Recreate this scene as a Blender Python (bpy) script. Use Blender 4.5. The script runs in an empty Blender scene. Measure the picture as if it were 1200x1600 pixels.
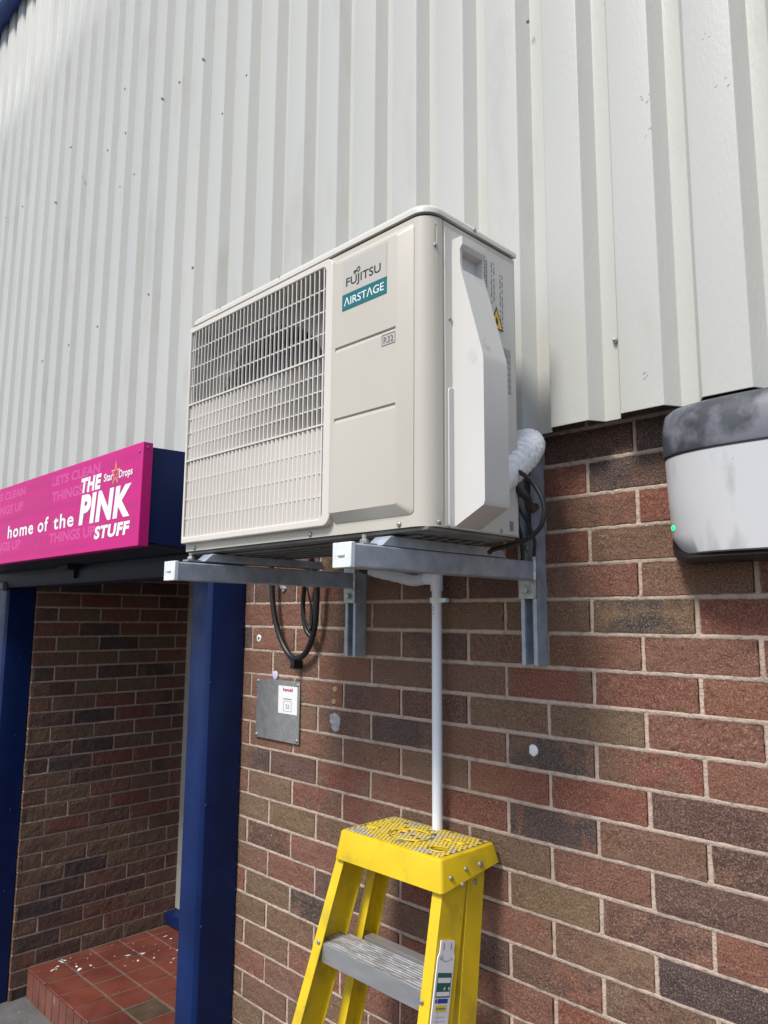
import bpy, bmesh, math, random
from mathutils import Vector, Matrix, noise
rnd = random.Random(7)
S = bpy.context.scene
COL = S.collection

# ------------------------------------------------------------------ camera, sky, sun, exposure
cam = bpy.data.cameras.new('camera')
cam.sensor_fit = 'HORIZONTAL'; cam.sensor_width = 36.0
cam.lens = 36.0*1170.554/1200.0
cam.clip_start = 0.02; cam.clip_end = 500
co = bpy.data.objects.new('camera', cam); COL.objects.link(co)
yaw, pit, rol = 0.789072, 0.141352, 0.00726
f = Vector((-math.sin(yaw)*math.cos(pit), math.cos(yaw)*math.cos(pit), math.sin(pit)))
r = Vector((math.cos(yaw), math.sin(yaw), 0)); u = r.cross(f)
r2 = r*math.cos(rol)+u*math.sin(rol); u2 = -r*math.sin(rol)+u*math.cos(rol)
M = Matrix((r2, u2, -f)).transposed().to_4x4(); M.translation = (0.8305, -1.4495, 0.1047)
co.matrix_world = M
S.camera = co
S.render.resolution_x = 768; S.render.resolution_y = 1024

SUN = Vector((0.07, -1.0, 1.27)).normalized()      # direction to the sun
w = bpy.data.worlds.new('World'); S.world = w; w.use_nodes = True
nt = w.node_tree; bg = nt.nodes['Background']
sky = nt.nodes.new('ShaderNodeTexSky'); sky.sky_type = 'NISHITA'; sky.sun_disc = False
sky.sun_elevation = math.asin(SUN.z); sky.sun_rotation = math.atan2(SUN.x, SUN.y)
sky.air_density = 1.0; sky.dust_density = 1.6; sky.ozone_density = 1.0
nt.links.new(sky.outputs[0], bg.inputs[0]); bg.inputs[1].default_value = 0.145
sl = bpy.data.lights.new('sun', 'SUN'); sl.energy = 2.9; sl.angle = math.radians(13); sl.color = (1.0, 0.96, 0.90)
so = bpy.data.objects.new('sun', sl); COL.objects.link(so)
so.rotation_euler = SUN.to_track_quat('Z', 'Y').to_euler(); so.location = (2, -8, 10)
S.view_settings.view_transform = 'Standard'; S.view_settings.look = 'None'
S.view_settings.exposure = 0.27; S.view_settings.gamma = 1
S.view_settings.use_curve_mapping = False

# ------------------------------------------------------------------ helpers
def tag(o, label=None, cat=None, group=None, kind=None):
    if label: o['label'] = label
    if cat: o['category'] = cat
    if group: o['group'] = group
    if kind: o['kind'] = kind
    return o
def empty(name, loc, label, cat, group=None):
    o = bpy.data.objects.new(name, None); COL.objects.link(o); o.location = loc
    o.empty_display_size = 0.05
    return tag(o, label, cat, group)
def link(name, me, mats, parent=None, smooth=None):
    o = bpy.data.objects.new(name, me); COL.objects.link(o)
    if not isinstance(mats, (list, tuple)): mats = [mats]
    if not me.materials:
        for m in mats: me.materials.append(m)
    if parent is not None:
        o.parent = parent
        root = parent
        if root.type == 'EMPTY':
            o.matrix_parent_inverse = Matrix.Translation(-root.location)
    if smooth is not None:
        me.polygons.foreach_set('use_smooth', [True]*len(me.polygons))
        if smooth > 0: me.set_sharp_from_angle(angle=math.radians(smooth))
    return o
class MB:
    def __init__(s): s.v = []; s.f = []; s.m = []
    def add(s, vs, fs, mi=0):
        n = len(s.v); s.v += [tuple(v) for v in vs]
        s.f += [tuple(n+i for i in q) for q in fs]; s.m += [mi]*len(fs); return s
    def box(s, x0, x1, y0, y1, z0, z1, mi=0):
        if x0 > x1: x0, x1 = x1, x0
        if y0 > y1: y0, y1 = y1, y0
        if z0 > z1: z0, z1 = z1, z0
        return s.add([(x0,y0,z0),(x1,y0,z0),(x1,y1,z0),(x0,y1,z0),(x0,y0,z1),(x1,y0,z1),(x1,y1,z1),(x0,y1,z1)],
              [(0,3,2,1),(4,5,6,7),(0,1,5,4),(1,2,6,5),(2,3,7,6),(3,0,4,7)], mi)
    def prism(s, pts, d0, d1, axis='Y', mi=0):
        """polygon pts (a,b) extruded along axis; axis Y: (x,z); X: (y,z); Z: (x,y)"""
        def P(a, b, d):
            return {'Y': (a, d, b), 'X': (d, a, b), 'Z': (a, b, d)}[axis]
        n = len(pts)
        vs = [P(a, b, d0) for a, b in pts]+[P(a, b, d1) for a, b in pts]
        fs = [tuple(range(n)), tuple(range(2*n-1, n-1, -1))]
        fs += [(i, i+n, (i+1) % n+n, (i+1) % n) for i in range(n)]
        return s.add(vs, fs, mi)
    def tube(s, pts, rad, seg=14, mi=0, caps=True, wob=0):
        pts = [Vector(p) for p in pts]; rs = rad if isinstance(rad, (list, tuple)) else [rad]*len(pts)
        n0 = None; rings = []
        for i, p in enumerate(pts):
            t = (pts[min(i+1, len(pts)-1)]-pts[max(i-1, 0)]).normalized()
            if n0 is None:
                n0 = t.orthogonal().normalized()
            n0 = (n0-t*n0.dot(t)).normalized(); b = t.cross(n0)
            ring = []
            for k in range(seg):
                a = 2*math.pi*k/seg
                rr = rs[i]
                if wob:
                    d = n0*math.cos(a)+b*math.sin(a)
                    q = p+d*rr
                    rr += wob*(noise.noise(q*55)+0.8*noise.noise(Vector((a*1.6+i*0.22, i*0.30, 3.0))))
                ring.append(p+(n0*math.cos(a)+b*math.sin(a))*rr)
            rings.append(ring)
        vs = [q for rg in rings for q in rg]; fs = []
        for i in range(len(pts)-1):
            for k in range(seg):
                a = i*seg+k; c = i*seg+(k+1) % seg
                fs.append((a, c, c+seg, a+seg))
        if caps: fs += [tuple(range(seg-1, -1, -1)), tuple((len(pts)-1)*seg+k for k in range(seg))]
        return s.add(vs, fs, mi)
    def disc(s, c, nrm, rad, h, seg=20, mi=0, dome=0.0, ragged=0):
        c = Vector(c); nrm = Vector(nrm).normalized(); a = nrm.orthogonal().normalized(); b = nrm.cross(a)
        rr = [rad*(1+ragged*noise.noise(Vector((math.cos(2*math.pi*k/seg)*2, math.sin(2*math.pi*k/seg)*2, c.x*9)))) for k in range(seg)]
        lv = [(1.0, 0), (1.0, h*0.7), (0.9, h), (0.5, h+dome*0.75)]
        vs = []; fs = []
        for sc, hh in lv:
            for k in range(seg):
                t = 2*math.pi*k/seg; vs.append(c+(a*math.cos(t)+b*math.sin(t))*rr[k]*sc+nrm*hh)
        vs.append(c+nrm*(h+dome))
        for i in range(len(lv)-1):
            for k in range(seg):
                x = i*seg+k; y = i*seg+(k+1) % seg; fs.append((x, y, y+seg, x+seg))
        t = (len(lv)-1)*seg
        for k in range(seg): fs.append((t+k, t+(k+1) % seg, len(vs)-1))
        fs.append(tuple(range(seg-1, -1, -1)))
        return s.add(vs, fs, mi)
    def mesh(s, name, fix=True):
        me = bpy.data.meshes.new(name); me.from_pydata(s.v, [], s.f); me.update()
        me.polygons.foreach_set('material_index', s.m)
        if fix:
            bm = bmesh.new(); bm.from_mesh(me); bmesh.ops.recalc_face_normals(bm, faces=bm.faces); bm.to_mesh(me); bm.free()
        return me
    def build(s, name, mats, parent=None, bevel=0, smooth=None, seg=2, label=None):
        me = s.mesh(name)
        o = link(name, me, mats, parent, smooth)
        if bevel:
            b = o.modifiers.new('bevel', 'BEVEL'); b.width = bevel; b.segments = seg; b.limit_method = 'ANGLE'
            b.angle_limit = math.radians(35); b.harden_normals = False
            me.polygons.foreach_set('use_smooth', [True]*len(me.polygons)); me.set_sharp_from_angle(angle=math.radians(50))
        if label: o['label'] = label
        return o
def smoothpath(pts, n=8):
    P = [Vector(p) for p in pts]; out = []
    P = [P[0]*2-P[1]]+P+[P[-1]*2-P[-2]]
    for i in range(1, len(P)-2):
        for k in range(n):
            t = k/n; a, b, c, d = P[i-1], P[i], P[i+1], P[i+2]
            out.append(0.5*((2*b)+(-a+c)*t+(2*a-5*b+4*c-d)*t*t+(-a+3*b-3*c+d)*t**3))
    out.append(P[-2]); return out
def rrect(x0, x1, z0, z1, rad, n=5, which=(1, 1, 1, 1)):
    """rounded rectangle outline; which = corners (x1z1, x0z1, x0z0, x1z0)"""
    out = []
    for ci, (cx, cz, a0) in enumerate(((x1-rad, z1-rad, 0), (x0+rad, z1-rad, 90), (x0+rad, z0+rad, 180), (x1-rad, z0+rad, 270))):
        if which[ci]:
            for k in range(n+1):
                a = math.radians(a0+90*k/n); out.append((cx+rad*math.cos(a), cz+rad*math.sin(a)))
        else:
            out.append((x1 if ci in (0, 3) else x0, z1 if ci < 2 else z0))
    return out
def boolean(o, cutters, op='DIFFERENCE'):
    for c in cutters:
        m = o.modifiers.new('b', 'BOOLEAN'); m.object = c; m.operation = op; m.solver = 'EXACT'
    dg = bpy.context.evaluated_depsgraph_get(); dg.update()
    me = bpy.data.meshes.new_from_object(o.evaluated_get(dg))
    o.modifiers.clear(); o.data = me
    for c in cutters: bpy.data.objects.remove(c, do_unlink=True)
    return o
def text_mesh(txt, bold=0.0, shear=0.0, spacing=1.0):
    cu = bpy.data.curves.new('t', 'FONT'); cu.body = txt; cu.offset = bold; cu.shear = shear; cu.space_character = spacing
    cu.resolution_u = 4
    to = bpy.data.objects.new('t', cu); COL.objects.link(to)
    dg = bpy.context.evaluated_depsgraph_get(); dg.update()
    me = bpy.data.meshes.new_from_object(to.evaluated_get(dg))
    vs = [v.co.copy() for v in me.vertices]; fs = [tuple(p.vertices) for p in me.polygons]
    bpy.data.objects.remove(to, do_unlink=True); bpy.data.meshes.remove(me)
    xs = [v.x for v in vs]; ys = [v.y for v in vs]
    x0, x1, y0, y1 = min(xs), max(xs), min(ys), max(ys)
    return [((v.x-x0)/(x1-x0), (v.y-y0)/(y1-y0)) for v in vs], fs
def put_text(mb, txt, o, ux, uz, w_, h_, mi=0, **k):
    """text fitted in the box at o spanned by ux*w_ and uz*h_"""
    vs, fs = text_mesh(txt, **k); o = Vector(o); ux = Vector(ux); uz = Vector(uz)
    mb.add([o+ux*(a*w_)+uz*(b*h_) for a, b in vs], fs, mi)

# ------------------------------------------------------------------ materials
def mat(name, col, rough=0.5, metal=0.0, var=0.06, vscale=6.0, bump=0.0, bscale=200.0, spec=0.5, coat=0.0,
        dirt=None, dscale=20.0, dlo=0.55, dhi=0.75, rvar=0.0, stretch=None, fleck=None, fscale=300.0, flo=0.72):
    m = bpy.data.materials.new(name); m.use_nodes = True; n = m.node_tree; N = n.nodes; L = n.links
    b = N['Principled BSDF']; b.inputs['Roughness'].default_value = rough; b.inputs['Metallic'].default_value = metal
    b.inputs['Specular IOR Level'].default_value = spec; b.inputs['Coat Weight'].default_value = coat
    b.inputs['Coat Roughness'].default_value = 0.12
    tc = N.new('ShaderNodeTexCoord'); src = tc.outputs['Object']
    if stretch:
        mp = N.new('ShaderNodeMapping'); mp.inputs['Scale'].default_value = stretch; L.new(src, mp.inputs[0]); src = mp.outputs[0]
    def nz(sc, det=3):
        t = N.new('ShaderNodeTexNoise'); t.inputs['Scale'].default_value = sc; t.inputs['Detail'].default_value = det
        L.new(src, t.inputs['Vector']); return t.outputs[0]
    def rng(v, a, b_, c, d):
        t = N.new('ShaderNodeMapRange'); t.inputs[1].default_value = a; t.inputs[2].default_value = b_
        t.inputs[3].default_value = c; t.inputs[4].default_value = d; L.new(v, t.inputs[0]); return t.outputs[0]
    def mix(fac, a, b_):
        t = N.new('ShaderNodeMix'); t.data_type = 'RGBA'
        L.new(fac, t.inputs[0])
        for k, x in ((6, a), (7, b_)):
            if isinstance(x, tuple): t.inputs[k].default_value = x+(1,)
            else: L.new(x, t.inputs[k])
        return t.outputs[2]
    lo = tuple(max(0, c*(1-var)) for c in col); hi = tuple(min(1, c*(1+var)) for c in col)
    c = mix(rng(nz(vscale), 0.3, 0.7, 0, 1), lo, hi)
    if dirt: c = mix(rng(nz(dscale, 6), dlo, dhi, 0, 1), c, dirt)
    if fleck: c = mix(rng(nz(fscale, 2), flo, flo+0.04, 0, 1), c, fleck)
    L.new(c, b.inputs['Base Color'])
    if rvar: L.new(rng(nz(vscale*2.3, 5), 0.3, 0.7, max(0.02, rough-rvar), min(1, rough+rvar)), b.inputs['Roughness'])
    if bump:
        bp = N.new('ShaderNodeBump'); bp.inputs['Strength'].default_value = 1.0; bp.inputs['Distance'].default_value = bump
        L.new(nz(bscale, 4), bp.inputs['Height']); L.new(bp.outputs[0], b.inputs['Normal'])
    return m

M_clad = mat('cladding_paint', (0.490, 0.492, 0.458), 0.46, var=0.03, spec=0.3, vscale=1.6, bump=0.0006, bscale=190, rvar=0.06,
             stretch=(1, 1, 0.30), dirt=(0.40, 0.395, 0.355), dscale=9.0, dlo=0.58, dhi=0.85, fleck=(0.25, 0.25, 0.24), fscale=60, flo=0.80)
M_shadow_gap = mat('dark_metal_back', (0.03, 0.03, 0.035), 0.7)
M_case = mat('beige_casing_paint', (0.525, 0.487, 0.418), 0.38, var=0.02, vscale=5, bump=0.00015, bscale=260, spec=0.45)
M_side = mat('lit_side_casing_paint', (0.62, 0.595, 0.545), 0.36, var=0.02, vscale=5, bump=0.00012, bscale=260)  # casing paint lightened: the side's brighter light is in the colour
M_cover = mat('white_plastic_cover', (0.62, 0.60, 0.57), 0.36, var=0.02, vscale=8, dirt=(0.52, 0.49, 0.46), dscale=18, dlo=0.66, dhi=0.74)
M_grille = mat('grille_plastic', (0.66, 0.615, 0.555), 0.42, var=0.03, vscale=6)
M_shroud = mat('shroud_plastic', (0.22, 0.20, 0.185), 0.5, var=.1)
M_fan = mat('fan_plastic', (0.10, 0.10, 0.10), 0.45, var=0.05)
M_dark = mat('dark_interior', (0.045, 0.045, 0.05), 0.6, var=0.3, vscale=30)
M_base = mat('casing_base_steel', (0.17, 0.17, 0.165), 0.5, metal=0.3, var=0.3, vscale=14)
M_galv = mat('galvanised_steel', (0.36, 0.41, 0.48), 0.38, metal=0.25, var=0.22, vscale=28, bump=0.00025, bscale=120,
             dirt=(0.42, 0.46, 0.50), dscale=42, dlo=0.5, dhi=0.7, rvar=0.12)
M_zinc = mat('bright_zinc', (0.36, 0.37, 0.36), 0.38, metal=0.6, var=0.15, vscale=60, rvar=0.1)
M_weld = mat('cold_galv_spray', (0.78, 0.79, 0.80), 0.45, metal=0.3, var=0.3, vscale=120, bump=0.0015, bscale=180)
M_capw = mat('white_end_cap', (0.74, 0.76, 0.75), 0.5, var=0.05, vscale=60, dirt=(0.5, 0.52, 0.5), dscale=80, dlo=0.58, dhi=0.75)
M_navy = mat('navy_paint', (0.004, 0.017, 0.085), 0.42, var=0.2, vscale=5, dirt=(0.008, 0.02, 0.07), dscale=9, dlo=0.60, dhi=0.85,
             fleck=(0.35, 0.38, 0.42), fscale=75, flo=0.79, spec=0.25, rvar=0.08)
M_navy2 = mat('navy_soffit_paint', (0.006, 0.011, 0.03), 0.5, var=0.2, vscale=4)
M_pink = mat('magenta_sign_vinyl', (0.56, 0.014, 0.20), 0.45, var=0.05, vscale=2, spec=0.25)
M_pink2 = mat('magenta_sign_return', (0.50, 0.022, 0.24), 0.38, var=0.05, vscale=2)
M_pinkl = mat('pink_lettering', (0.62, 0.055, 0.28), 0.4, var=0.02)
M_pinkd = mat('dark_pink_lettering', (0.44, 0.012, 0.155), 0.4, var=0.02)
M_white = mat('white_print', (0.82, 0.82, 0.82), 0.45, var=0.02)
M_gold = mat('gold_print', (0.75, 0.50, 0.10), 0.4, var=0.1)
M_black = mat('black_print', (0.025, 0.025, 0.03), 0.45, var=0.05)
M_greyp = mat('grey_print', (0.22, 0.22, 0.23), 0.5, var=0.05)
M_lgrey = mat('silver_label', (0.495, 0.468, 0.412), 0.36, metal=0.0, var=0.04)
M_teal = mat('teal_print', (0.006, 0.14, 0.145), 0.4, var=0.04)
M_yel = mat('warning_yellow', (0.85, 0.50, 0.03), 0.4, var=0.03)
M_upvc = mat('white_plastic_pipe', (0.86, 0.88, 0.93), 0.30, var=0.03, vscale=18, spec=0.5, dirt=(0.6, 0.62, 0.66), dscale=30, dlo=0.62, dhi=0.8)
M_hose = mat('grey_white_hose', (0.66, 0.68, 0.74), 0.38, var=0.05, vscale=25, dirt=(0.42, 0.44, 0.48), dscale=40, dlo=0.6, dhi=0.8)
M_foil = mat('white_pipe_wrap', (0.86, 0.87, 0.89), 0.24, var=0.03)
M_rub = mat('black_rubber_cable', (0.012, 0.012, 0.014), 0.42, var=0.2)
M_steel = mat('brushed_steel_plate', (0.55, 0.55, 0.54), 0.26, metal=0.75, var=0.12, vscale=30, rvar=0.05, dirt=(0.45, 0.44, 0.42), dscale=35, dlo=0.5, dhi=0.8)
M_disk = mat('white_plastic_disc', (0.78, 0.78, 0.80), 0.4, var=0.04)
M_lilac = mat('lilac_plastic_disc', (0.55, 0.55, 0.72), 0.4, var=0.04)
M_brass = mat('tan_wall_plug', (0.42, 0.27, 0.13), 0.6, var=0.2, vscale=80)
M_smear = mat('grey_filler', (0.30, 0.31, 0.33), 0.8, var=0.3, vscale=60, bump=0.002, bscale=120)
M_diff = mat('grey_white_diffuser', (0.52, 0.52, 0.53), 0.33, var=0.03, vscale=4, stretch=(1, 1, 0.35),
             dirt=(0.36, 0.36, 0.35), dscale=22, dlo=0.56, dhi=0.74, fleck=(0.15, 0.15, 0.15), fscale=110, flo=0.745)
M_lcap = mat('dusty_black_plastic', (0.050, 0.055, 0.065), 0.5, var=0.3, vscale=10, dirt=(0.16, 0.165, 0.19), dscale=16, dlo=0.46, dhi=0.60,
             fleck=(0.5, 0.5, 0.5), fscale=160, flo=0.76)
M_alu = mat('ladder_aluminium', (0.56, 0.57, 0.58), 0.36, metal=0.75, var=0.1, vscale=30, stretch=(0.3, 1, 1), rvar=0.08)
M_frame = mat('pale_door_frame', (0.40, 0.39, 0.35), 0.55, var=0.12, vscale=14)
M_tile_edge = mat('step_mortar', (0.13, 0.11, 0.09), 0.9, var=0.2, vscale=40)
M_yelp = mat('yellow_fibreglass', (0.72, 0.50, 0.010), 0.40, var=0.07, vscale=14, bump=0.00025, bscale=220,
             dirt=(0.40, 0.28, 0.03), dscale=13, dlo=0.52, dhi=0.80, fleck=(0.10, 0.08, 0.03), fscale=130, flo=0.735, rvar=0.06)
M_hinge = mat('dark_grey_metal', (0.12, 0.14, 0.17), 0.5, var=0.1)
def led():
    m = bpy.data.materials.new('green_led'); m.use_nodes = True
    b = m.node_tree.nodes['Principled BSDF']; b.inputs['Base Color'].default_value = (0, .6, .1, 1)
    b.inputs['Emission Color'].default_value = (0.0, 1.0, 0.16, 1); b.inputs['Emission Strength'].default_value = 2.5
    return m
M_led = led()

def brick_mat():
    m = bpy.data.materials.new('brick_face'); m.use_nodes = True; n = m.node_tree; N = n.nodes; L = n.links
    b = N['Principled BSDF']; b.inputs['Roughness'].default_value = 0.88; b.inputs['Specular IOR Level'].default_value = 0.25
    tc = N.new('ShaderNodeTexCoord'); src = tc.outputs['Object']
    a1 = N.new('ShaderNodeAttribute'); a1.attribute_name = 'ca'
    a2 = N.new('ShaderNodeAttribute'); a2.attribute_name = 'cb'
    def nz(sc, det=3, rough=0.5):
        t = N.new('ShaderNodeTexNoise'); t.inputs['Scale'].default_value = sc; t.inputs['Detail'].default_value = det
        t.inputs['Roughness'].default_value = rough; L.new(src, t.inputs['Vector']); return t.outputs[0]
    def rng(v, a, b_, c, d):
        t = N.new('ShaderNodeMapRange'); t.inputs[1].default_value = a; t.inputs[2].default_value = b_
        t.inputs[3].default_value = c; t.inputs[4].default_value = d; L.new(v, t.inputs[0]); return t.outputs[0]
    def mix(fac, a, b_, bt='MIX'):
        t = N.new('ShaderNodeMix'); t.data_type = 'RGBA'; t.blend_type = bt
        if isinstance(fac, float): t.inputs[0].default_value = fac
        else: L.new(fac, t.inputs[0])
        for k, x in ((6, a), (7, b_)):
            if isinstance(x, tuple): t.inputs[k].default_value = x+(1,)
            else: L.new(x, t.inputs[k])
        return t.outputs[2]
    # patch mask = stored alpha-like weight (cw) sharpened by noise
    a3 = N.new('ShaderNodeAttribute'); a3.attribute_name = 'cw'
    add = N.new('ShaderNodeMath'); add.operation = 'ADD'
    L.new(a3.outputs['Fac'], add.inputs[0]); L.new(rng(nz(22, 4), 0.3, 0.7, -0.35, 0.35), add.inputs[1])
    c = mix(rng(add.outputs[0], 0.32, 0.68, 0, 1), a1.outputs['Color'], a2.outputs['Color'])
    c = mix(rng(nz(9, 3), 0.3, 0.7, 0.0, 0.35), c, mix(0.55, c, (0.20, 0.13, 0.10)))
    g = nz(300, 3, 0.75)
    c = mix(rng(g, 0.50, 0.62, 0, 0.75), c, mix(0.40, c, (0.60, 0.43, 0.30)))
    c = mix(rng(nz(230, 3, 0.75), 0.52, 0.66, 0, 0.85), c, mix(0.75, c, (0.02, 0.015, 0.015)))
    c = mix(rng(nz(95, 2), 0.765, 0.785, 0, 0.85), c, (0.62, 0.56, 0.50))
    L.new(c, b.inputs['Base Color'])
    bp = N.new('ShaderNodeBump'); bp.inputs['Distance'].default_value = 0.0018
    s0 = N.new('ShaderNodeMath'); s0.operation = 'ADD'
    L.new(rng(nz(70, 4), 0, 1, 0, 1.2), s0.inputs[0]); L.new(rng(nz(24, 5, .6), .35, .65, 0, 1.8), s0.inputs[1])
    s1 = N.new('ShaderNodeMath'); s1.operation = 'ADD'
    L.new(g, s1.inputs[0]); L.new(s0.outputs[0], s1.inputs[1]); L.new(s1.outputs[0], bp.inputs['Height'])
    L.new(bp.outputs[0], b.inputs['Normal'])
    return m
M_brick = brick_mat()
M_mort = mat('brick_mortar', (0.50, 0.385, 0.31), 0.93, var=0.14, vscale=7, bump=0.0035, bscale=190, spec=0.2,
             dirt=(0.34, 0.265, 0.215), dscale=55, dlo=0.50, dhi=0.72)
M_mortb = mat('brick_backing', (0.10, 0.07, 0.06), 0.95)

# ------------------------------------------------------------------ brickwork generator
PAL = {'R': (0.195, 0.062, 0.043), 'r': (0.200, 0.083, 0.055), 'B': (0.165, 0.085, 0.057), 'O': (0.172, 0.106, 0.063),
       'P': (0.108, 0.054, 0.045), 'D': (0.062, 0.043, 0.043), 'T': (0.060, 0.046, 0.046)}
SEC = {'R': 'rRB', 'r': 'BrR', 'B': 'rBO', 'O': 'BOB', 'P': 'PBr', 'D': 'PPB', 'T': 'OBr'}
KNOWN = {  # row (0 = just under the rail foot, downwards) -> {left head in bricks: kind}
 0: {-1:'R',0:'R',1:'r',-2:'B',-3:'B',-4:'r',-5:'B',-6:'r'}, 1: {-.5:'O',.5:'r',1.5:'B',-1.5:'O',-2.5:'P',-3.5:'P',-4.5:'B',-5.5:'r'},
 2: {-1:'T',0:'R',1:'r',-2:'B',-3:'D',-4:'P',-5:'B'}, 3: {-1.5:'r',-.5:'R',.5:'P',-2.5:'O',-3.5:'B',-4.5:'r',-5.5:'B',1.5:'R'},
 4: {-1:'T',0:'B',1:'P',-2:'R',-3:'r',-4:'R',-5:'P',-6:'D'}, 5: {-1.5:'O',-.5:'r',.5:'P',1.5:'D',-2.5:'B',-3.5:'R',-4.5:'R',-5.5:'O'},
 6: {-1:'O',0:'P',1:'r',-2:'r',-4:'O',-5:'O',-6:'O'}, 7: {-.5:'B',.5:'D',1.5:'P',-1.5:'r',-4.5:'r',-5.5:'P'},
 8: {-1:'P',0:'B',1:'P',-6:'O',-5:'r',-4:'D',-2:'P'}, 9: {-1.5:'r',-.5:'R',.5:'r',-5.5:'O',-4.5:'D'},
 10: {-6:'O',-5:'O',-1:'r',0:'D'}, 11: {-5.5:'O',-4.5:'r',-1.5:'B'}, 12: {-6:'r',-5:'B'}, 13: {-5.5:'B',-4.5:'O'}, 14: {-6:'O',-5:'O'},
 -1: {-.5:'r',.5:'r',1.5:'R',-1.5:'B',-2.5:'P',-3.5:'B',-4.5:'r',-5.5:'r'}, -2: {0:'T',-1:'O',1:'R',-2:'B',-3:'B',-4:'B',-5:'r',-6:'r'},
 -3: {-.5:'r',.5:'B',1.5:'r',-1.5:'P',-2.5:'P',-3.5:'B',-5.5:'P'}, -4: {-1:'R',0:'B',1:'B'}, -5: {-.5:'B',.5:'R'}, -6: {-1:'R',0:'D',1:'P'},
 -7: {-.5:'D',.5:'D',1.5:'D',-1.5:'D',2.5:'P'}}  # top course kept dark: shade under the cladding put into the brick kinds
def jit(rng_, c, a=0.12):
    k = 1+rng_.uniform(-a, a); return tuple(max(0.01, x*k*(1+rng_.uniform(-.05, .05))) for x in c)
def brickwork(name, u0, u1, j0, j1, mp, parent, seed, known=None, off=0.0, kinds='RrrBBOPPD', green=False):
    """bricks over u0..u1, courses j0..j1 (z = -0.075 j); mp(u, depth, z) -> world point, depth>0 into the wall"""
    R = random.Random(seed); vs = []; fs = []; ca = []; cb = []; cw = []; mi = []
    joints = []
    for j in range(j0, j1):
        zt = -0.075*j-0.0056; zb = -0.075*(j+1)+0.0056
        ph = 0.0 if j % 2 == 0 else 0.5
        k = math.floor((u0-off)/0.225-ph)-1
        while (k+ph)*0.225+off < u1:
            h = k+ph
            a = h*0.225+off; b = a+0.225; k += 1
            if a > u0+0.004 and a < u1-0.004: joints.append((a, j))
            a2 = max(a+0.0055, u0); b2 = min(b-0.0055, u1)
            if b2-a2 < 0.02: continue
            kind = (known or {}).get(j, {}).get(h)
            if not kind:
                kk = kinds
                if green and a < -0.75 and j > 4: kk = 'OOOOBBrP'
                kind = R.choice(kk)
            c1 = jit(R, PAL[kind]); c2 = jit(R, PAL[R.choice(SEC[kind])]); wgt = R.uniform(0.0, 0.62)
            mode = 'E' if kind == 'T' else R.choice('EELRN')
            nu = max(2, round((b2-a2)/0.0165)); nv = 5
            dd = R.uniform(-0.0012, 0.0015); tl = R.uniform(-0.0012, 0.0012); tv = R.uniform(-.001, .001)
            base = len(vs); ja = R.uniform(-.0012, .0012)
            us = [0]+[(i/nu) for i in range(nu+1)]+[1]; vvs = [0]+[i/nv for i in range(nv+1)]+[1]
            for ii, s in enumerate(us):
                for jj, t in enumerate(vvs):
                    edge = ii in (0, len(us)-1) or jj in (0, len(vvs)-1)
                    x = a2+(b2-a2)*s+ja; z = zb+(zt-zb)*t
                    nn = noise.noise(Vector((x*60, z*60, seed))); n2 = noise.noise(Vector((x*60+31, z*60, seed+5)))
                    n3 = noise.noise(Vector((x*170, z*170, seed+9)))
                    rim = min(s, 1-s)*(b2-a2) < 1e-6 or min(t, 1-t) < 1e-6
                    if rim: x += (nn*.0022+n3*.0017); z += (n2*.0019+n3*.0015)
                    if edge: dep = 0.014
                    elif rim: dep = dd+0.0003+abs(n3)*.0010
                    else: dep = dd+tl*(s-.5)*2+tv*(t-.5)*2+nn*.0006
                    vs.append(mp(x, dep, z)); ca.append(c1); cb.append(c2)
                    if mode == 'E': w_ = wgt*0.5+0.75*abs(s-.5)*2*(0.6 if kind == 'T' else 0.45)
                    elif mode == 'L': w_ = wgt*.4+0.55*(1-s)
                    elif mode == 'R': w_ = wgt*.4+0.55*s
                    else: w_ = wgt
                    cw.append(w_)
            nj = len(vvs)
            for ii in range(len(us)-1):
                for jj in range(nj-1):
                    p = base+ii*nj+jj; fs.append((p, p+nj, p+nj+1, p+1)); mi.append(0)
    # mortar: ragged strips over every joint
    prof = [-1.0, -0.62, -0.2, 0.25, 0.65, 1.0]
    def strip(P, n, wd, s0, dip):
        base = len(vs)
        for i in range(n+1):
            for q in prof:
                uu, zz, side = P(i/n, q)
                nn = noise.noise(Vector((uu*75, zz*75, seed+s0))); n3 = noise.noise(Vector((uu*230, zz*230, seed+s0)))
                if abs(q) == 1.0:
                    hw = wd*q*(1+0.28*nn+0.2*n3); dep = 0.008
                else:
                    hw = wd*q*(1+0.15*nn); dep = 0.0016+0.0011*nn+0.0007*n3+(dip*(-q) if q < 0 else 0)
                    if abs(q) > .6: dep += 0.0006
                vs.append(mp(uu+(hw if side else 0), dep, zz+(0 if side else hw)))
                ca.append((.3, .3, .3)); cb.append((.3, .3, .3)); cw.append(0)
        m_ = len(prof)
        for i in range(n):
            for q in range(m_-1):
                p = base+i*m_+q; fs.append((p, p+m_, p+m_+1, p+1)); mi.append(1)
    for j in range(j0, j1+1):
        z = -0.075*j; n = max(4, int((u1-u0)/0.006))
        strip(lambda t, q: (u0+(u1-u0)*t, z, False), n, 0.0076, 1, 0.0016)
    for a, j in joints:
        zt = -0.075*j-0.003; zb = -0.075*(j+1)+0.003
        strip(lambda t, q: (a, zb+(zt-zb)*t, True), 11, 0.0066, 2, 0.0)
    me = bpy.data.meshes.new(name); me.from_pydata([tuple(v) for v in vs], [], fs)
    me.polygons.foreach_set('material_index', mi)
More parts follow.
